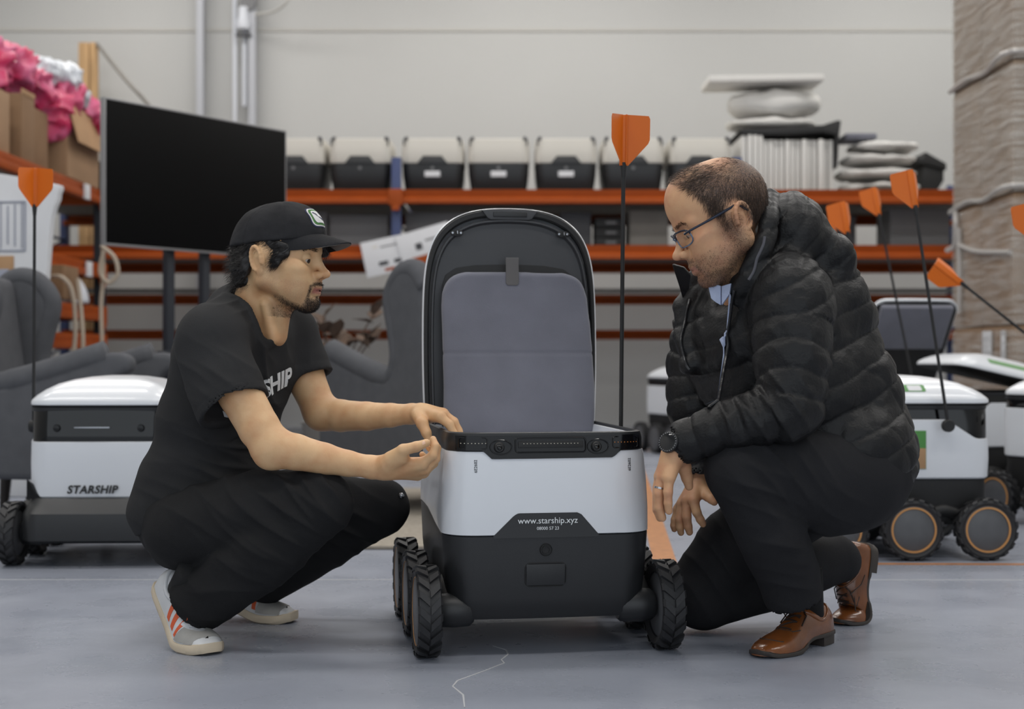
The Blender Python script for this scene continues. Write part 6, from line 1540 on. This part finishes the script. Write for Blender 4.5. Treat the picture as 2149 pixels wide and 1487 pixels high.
bag('plastic_wrap', [((-3.10, 8.35, 2.36), .12), ((-3.12, 8.38, 2.46), .08), ((-3.06, 8.62, 2.34), .12), ((-3.02, 8.85, 2.33), .13), ((-2.98, 9.0, 2.24), .10), ((-2.93, 8.98, 2.13), .07), ((-3.0, 9.3, 2.34), .12), ((-2.9, 9.55, 2.30), .08), ((-2.84, 9.68, 2.24), .05)], M['pink'], 'heap of crumpled bright pink plastic wrap spilling over the cartons', 'plastic wrap', 21, .075)
bag('plastic_bag', [((-3.02, 9.12, 2.46), .11), ((-2.94, 9.3, 2.47), .11), ((-2.90, 9.42, 2.38), .08)], M['milky'], 'milky plastic bag sitting in the pink wrap', 'plastic bag', 27, .03)
c = P(186, 90, 12.65)
for i, (dx, ww) in enumerate(((-.038, .09), (.051, .064))):
    tag(part('timber_post', box(ww, .05, 3.43, .003, (c[0] + dx, 12.65, 1.715)), M['wood']), 'pine timber post leaning up behind the pink wrap, %s of two' % ('wider' if i == 0 else 'narrower'), 'timber', 'timber posts by the wall')
tag(part('wall_cable', tube(smoothline([P(204, 92, 12.62), P(225, 120, 12.4), P(268, 172, 11.7), P(305, 212, 11.6), P(330, 250, 11.6), P(345, 320, 11.6)], 6), .016, 8), M['deck']), 'grey cable sagging from the timber post to behind the screen', 'cable')
tag(part('wall_cable', tube(smoothline([P(536, 30, 12.8), P(575, 24, 12.7), P(605, 0, 12.6), P(618, -40, 12.6)], 6), .012, 8), M['trim']), 'pale cable curving off the wall column at the top', 'cable')
# looped beige hoses hanging on the side rack
def hose(pts, label): tag(part('hose', tube(smoothline([P(*q) for q in pts], 6), .0125, 8), M['cable']), label, 'hose', 'hoses on the side rack')
hose([(212, 515, 8.6), (240, 540, 8.6), (247, 575, 8.6), (228, 593, 8.6), (210, 570, 8.6), (218, 525, 8.6)], 'beige hose looped in a ring below the screen corner')
hose([(216, 520, 8.62), (216, 590, 8.62), (212, 640, 8.62), (214, 740, 8.6), (214, 900, 8.6), (220, 968, 8.6)], 'beige hose hanging straight down beside the rack post')
hose([(100, 580, 8.4), (130, 582, 8.3), (152, 615, 8.3), (158, 700, 8.3), (148, 790, 8.3), (146, 900, 8.3), (150, 976, 8.3)], 'beige hose arching down in front of the rack, outer one')
hose([(163, 585, 8.6), (170, 650, 8.55), (174, 720, 8.5), (170, 800, 8.5), (171, 900, 8.5), (176, 971, 8.5)], 'beige hose arching down in front of the rack, inner one')
def shelfbox(px, py, d, sx, sy, sz, m, label, cat='carton'):
    c = P(px, py, d); return tag(part('small_carton' if cat == 'carton' else 'helmet_shell', join(box(sx, sy, sz, .004, (0, 0, sz / 2)), box(sx * .2, sy + .002, .003, 0, (0, 0, sz + .001))), M[m], None, tuple(c)), label, cat)
z3 = P(0, 640, 9.0)[2] + .02
for (px, d, sx, sz, m, lb) in ((118, 8.6, .28, .2, 'card3', 'small brown carton on the lower side shelf'),):
    c = P(px, 0, d); tag(part('small_carton', join(box(sx, .3, sz, .004, (0, 0, sz / 2)), box(.05, .302, .004, 0, (0, 0, sz))), M[m], None, (c[0] - .05, d, z3 + .001)), lb, 'carton')
for (px, d, sx, sz, lb) in ((128, 8.5, .34, .22, 'brown carton low on the side rack behind the armchair'), (172, 9.3, .3, .20, 'brown carton low on the side rack beside the post')):
    c = P(px, 0, d); tag(part('small_carton', join(box(sx, .3, sz, .004, (0, 0, sz / 2)), box(.05, .302, .004, 0, (0, 0, sz))), M['card'], None, (c[0] - .08, d, .401)), lb, 'carton')
part('shelf_panel', box(.75, 2.86, .018, .002, (-.375, 8.45, .39)), M['deck'], lk)
F_ = Field((-.26, -.26, -.02), (.26, .26, .30), .01); F_.ell((0, 0, 0.0), (.22, .22, .24), k=.0); F_.half((0, 0, 0.002), (0, 0, -1)); F_.ell((.13, -.2, .0), (.05, .1, .06), k=.02, op='s')
V, Q = F_.out(1); c = P(178, 620, 9.35); tag(part('dome_shell', (V, Q), M['white_in'], None, (c[0] - .2, 9.35, z3 + .003), smooth=180), 'white dome-shaped shell on the lower side shelf', 'shell')
# tall display board with sketches
bd_ = empty('display_board', (-2.24, 6.72, 0), R(-6), 'tall white display board with pencil sketches at the left edge', 'board')
out = smoothline([(-.9, .10, 0), (.055, .10, 0), (.06, .5, 0), (.025, .72, 0), (.05, 1.0, 0), (.075, 1.30, 0), (.11, 1.42, 0), (.02, 1.48, 0), (-.9, 1.62, 0)], 3)
part('board', prism([(q[0], q[1]) for q in out], .05, .006), M['paper'], bd_)
part('board_foot', box(.9, .3, .1, .01, (-.4, 0, .05)), M['paper'], bd_)
M['sketch'] = mat('grey pencil', S(150, 154, 168), .8)
part('sketch_frame', join(box(.22, .006, .006, 0, (-.16, -.029, 1.38)), box(.22, .006, .006, 0, (-.16, -.029, 1.15)), box(.006, .006, .23, 0, (-.05, -.029, 1.265)), box(.006, .006, .23, 0, (-.27, -.029, 1.265))), M['sketch'], bd_)
for k in range(6): part('sketch_line', box(.004, .006, .18 + .02 * (k % 3), 0, (-.24 + k * .035, -.029, 1.27)), M['sketch'], bd_)
part('drawn_card', box(.13, .008, .15, .004, (-.17, -.029, 1.05)), M['card2'], bd_); part('drawn_card_window', box(.085, .010, .085, .003, (-.17, -.031, 1.02)), M['sketch'], bd_)
# fallen paper posters on the middle rack bay
def poster(c, wd, ht, rz, label, lines, seed):
    r = empty('poster_sheet', c, R(4), label, 'poster', 'posters behind the armchair'); r.rotation_euler = (0, R(-rz), 0)
    part('sheet', box(wd, .006, ht, .001), M['paper'], r)
    for (x, z, w_, h_, m) in lines: part('print', box(w_, .008, h_, .0, (x, 0, z)), M[m], r)
    return r
poster(P(822, 534, 10.440), .42, .26, 12, 'white poster sheet with grey print hung tilted on the rack beam', [(-.07, -.05, .07, .03, 'greyd'), (.08, -.05, .14, .03, 'greyd'), (-.03, -.10, .08, .022, 'orange'), (-.11, .08, .04, .026, 'foam'), (.0, .07, .14, .01, 'grey')], 1)
poster(P(893, 513, 10.428), .40, .24, 16, 'white poster sheet with an orange corner hung on the rack beam', [(-.05, .0, .05, .05, 'greyd'), (.05, .03, .09, .014, 'grey'), (-.04, -.10, .18, .06, 'orange')], 2)
# dry plant
M['leaf'] = mat('dry brown leaf', S(92, 72, 58), .8, var=.4, vscale=30); M['pot'] = mat('grey pot', S(120, 116, 112), .7)
c = P(700, 0, 7.2); pl = empty('potted_plant', (c[0], 7.2, 0), 0, 'dry brown leafy plant behind the right armchair', 'plant')
part('pot', lathe([(0, 0), (.12, 0), (.16, .3), (.165, .32), (.15, .32), (.14, .28), (0, .27)], 24), M['pot'], pl)
lf = [(0, 0), (.03, .02), (.042, .05), (.03, .085), (0, .115), (-.03, .085), (-.042, .05), (-.03, .02)]
LEAF = None
for k in range(16):
    a = k * 2.4; rr = .05 + .22 * ((k * 37) % 16) / 16.; tip = np.array([rr * math.cos(a) * 1.2, rr * math.sin(a) * .7, .58 + .30 * ((k * 53) % 16) / 16.])
    part('stem', tube(smoothline([(0, 0, .25), tip * [.4, .4, .75], tip], 4), .004, 5), M['leaf'], pl)
    for q in range(3):
        V = np.array([(x, .01 * math.sin(z * 40), z) for x, z in lf]); Mx = rotm('Z', math.degrees(a) + 120 * q) @ rotm('X', 35 + 20 * ((k + q) % 3)); V = V @ Mx.T
        VV = np.concatenate([V, V + [0, 0, .002]]); n_ = len(lf); Fq = [list(range(n_)), list(range(n_, 2 * n_))[::-1]] + [[i, (i + 1) % n_, n_ + (i + 1) % n_, n_ + i] for i in range(n_)]
        part('leaf', (VV + tip + [0, 0, -.02 * q], Fq), M['leaf'], pl, smooth=0)

# ------------------------------------------------------------------ wrapped pallet of cartons on the right
pl_ = empty('wrapped_pallet', (3.22, 8.0, 0), 0, 'tall shrink-wrapped stack of brown cartons on a pallet at the right edge', 'pallet')
lev = [.14, .84, 1.54, 2.24, 2.94]
for x in (-.5, 0, .5): part('pallet_block', box(.12, 1.0, .09, .004, (x, 0, .047)), M['wood'], pl_)
for y in np.linspace(-.48, .48, 7): part('pallet_slat', box(1.16, .1, .022, .003, (0, y, .104)), M['wood'], pl_)
for i in range(4):
    for ix in (0, 1):
        for iy in (0, 1):
            hgt = lev[i + 1] - lev[i] - .006
            o = part('carton', box(.575, .508, hgt, .008, (-.29 + .582 * ix, -.257 + .514 * iy, lev[i] - .02 + hgt / 2)), M[('pcard2', 'pcard2', 'pcard', 'pcard')[i]], pl_)
    part('stretch_film', loft([ring(.586, -.521, .521, .03, lev[i] - .02), ring(.590, -.525, .525, .03, lev[i] + .2), ring(.590, -.525, .525, .03, lev[i + 1] - .05)], False, False), M['film'], pl_, smooth=60)
M['filmrope'] = mat('twisted film', S(196, 192, 188), .25, alpha=.7, coat=.3)
def frope(pts): part('film_rope', tube(smoothline(pts, 5), .016, 7), M['filmrope'], pl_)
for z, dz in ((2.235, 0), (1.53, -.02)): frope([(-.592, .53, z + dz), (-.597, .2, z + .01), (-.597, -.1, z - .012), (-.592, -.525, z + .02), (-.2, -.53, z), (.5, -.53, z + .02)])
frope([(-.6, .40, 1.50), (-.61, .36, 1.42), (-.60, .42, 1.31), (-.62, .50, 1.28)]); frope([(-.6, .33, 1.30), (-.6, .0, 1.24), (-.59, -.5, 1.2)]); frope([(-.6, .34, 1.4), (-.6, .32, 1.1), (-.6, .33, .9)])
for y, w_ in ((-.12, .15), (-.38, .07)): part('shipping_label', box(.004, w_, .26, .001, (-.588, y, .66)), M['paper'], pl_)
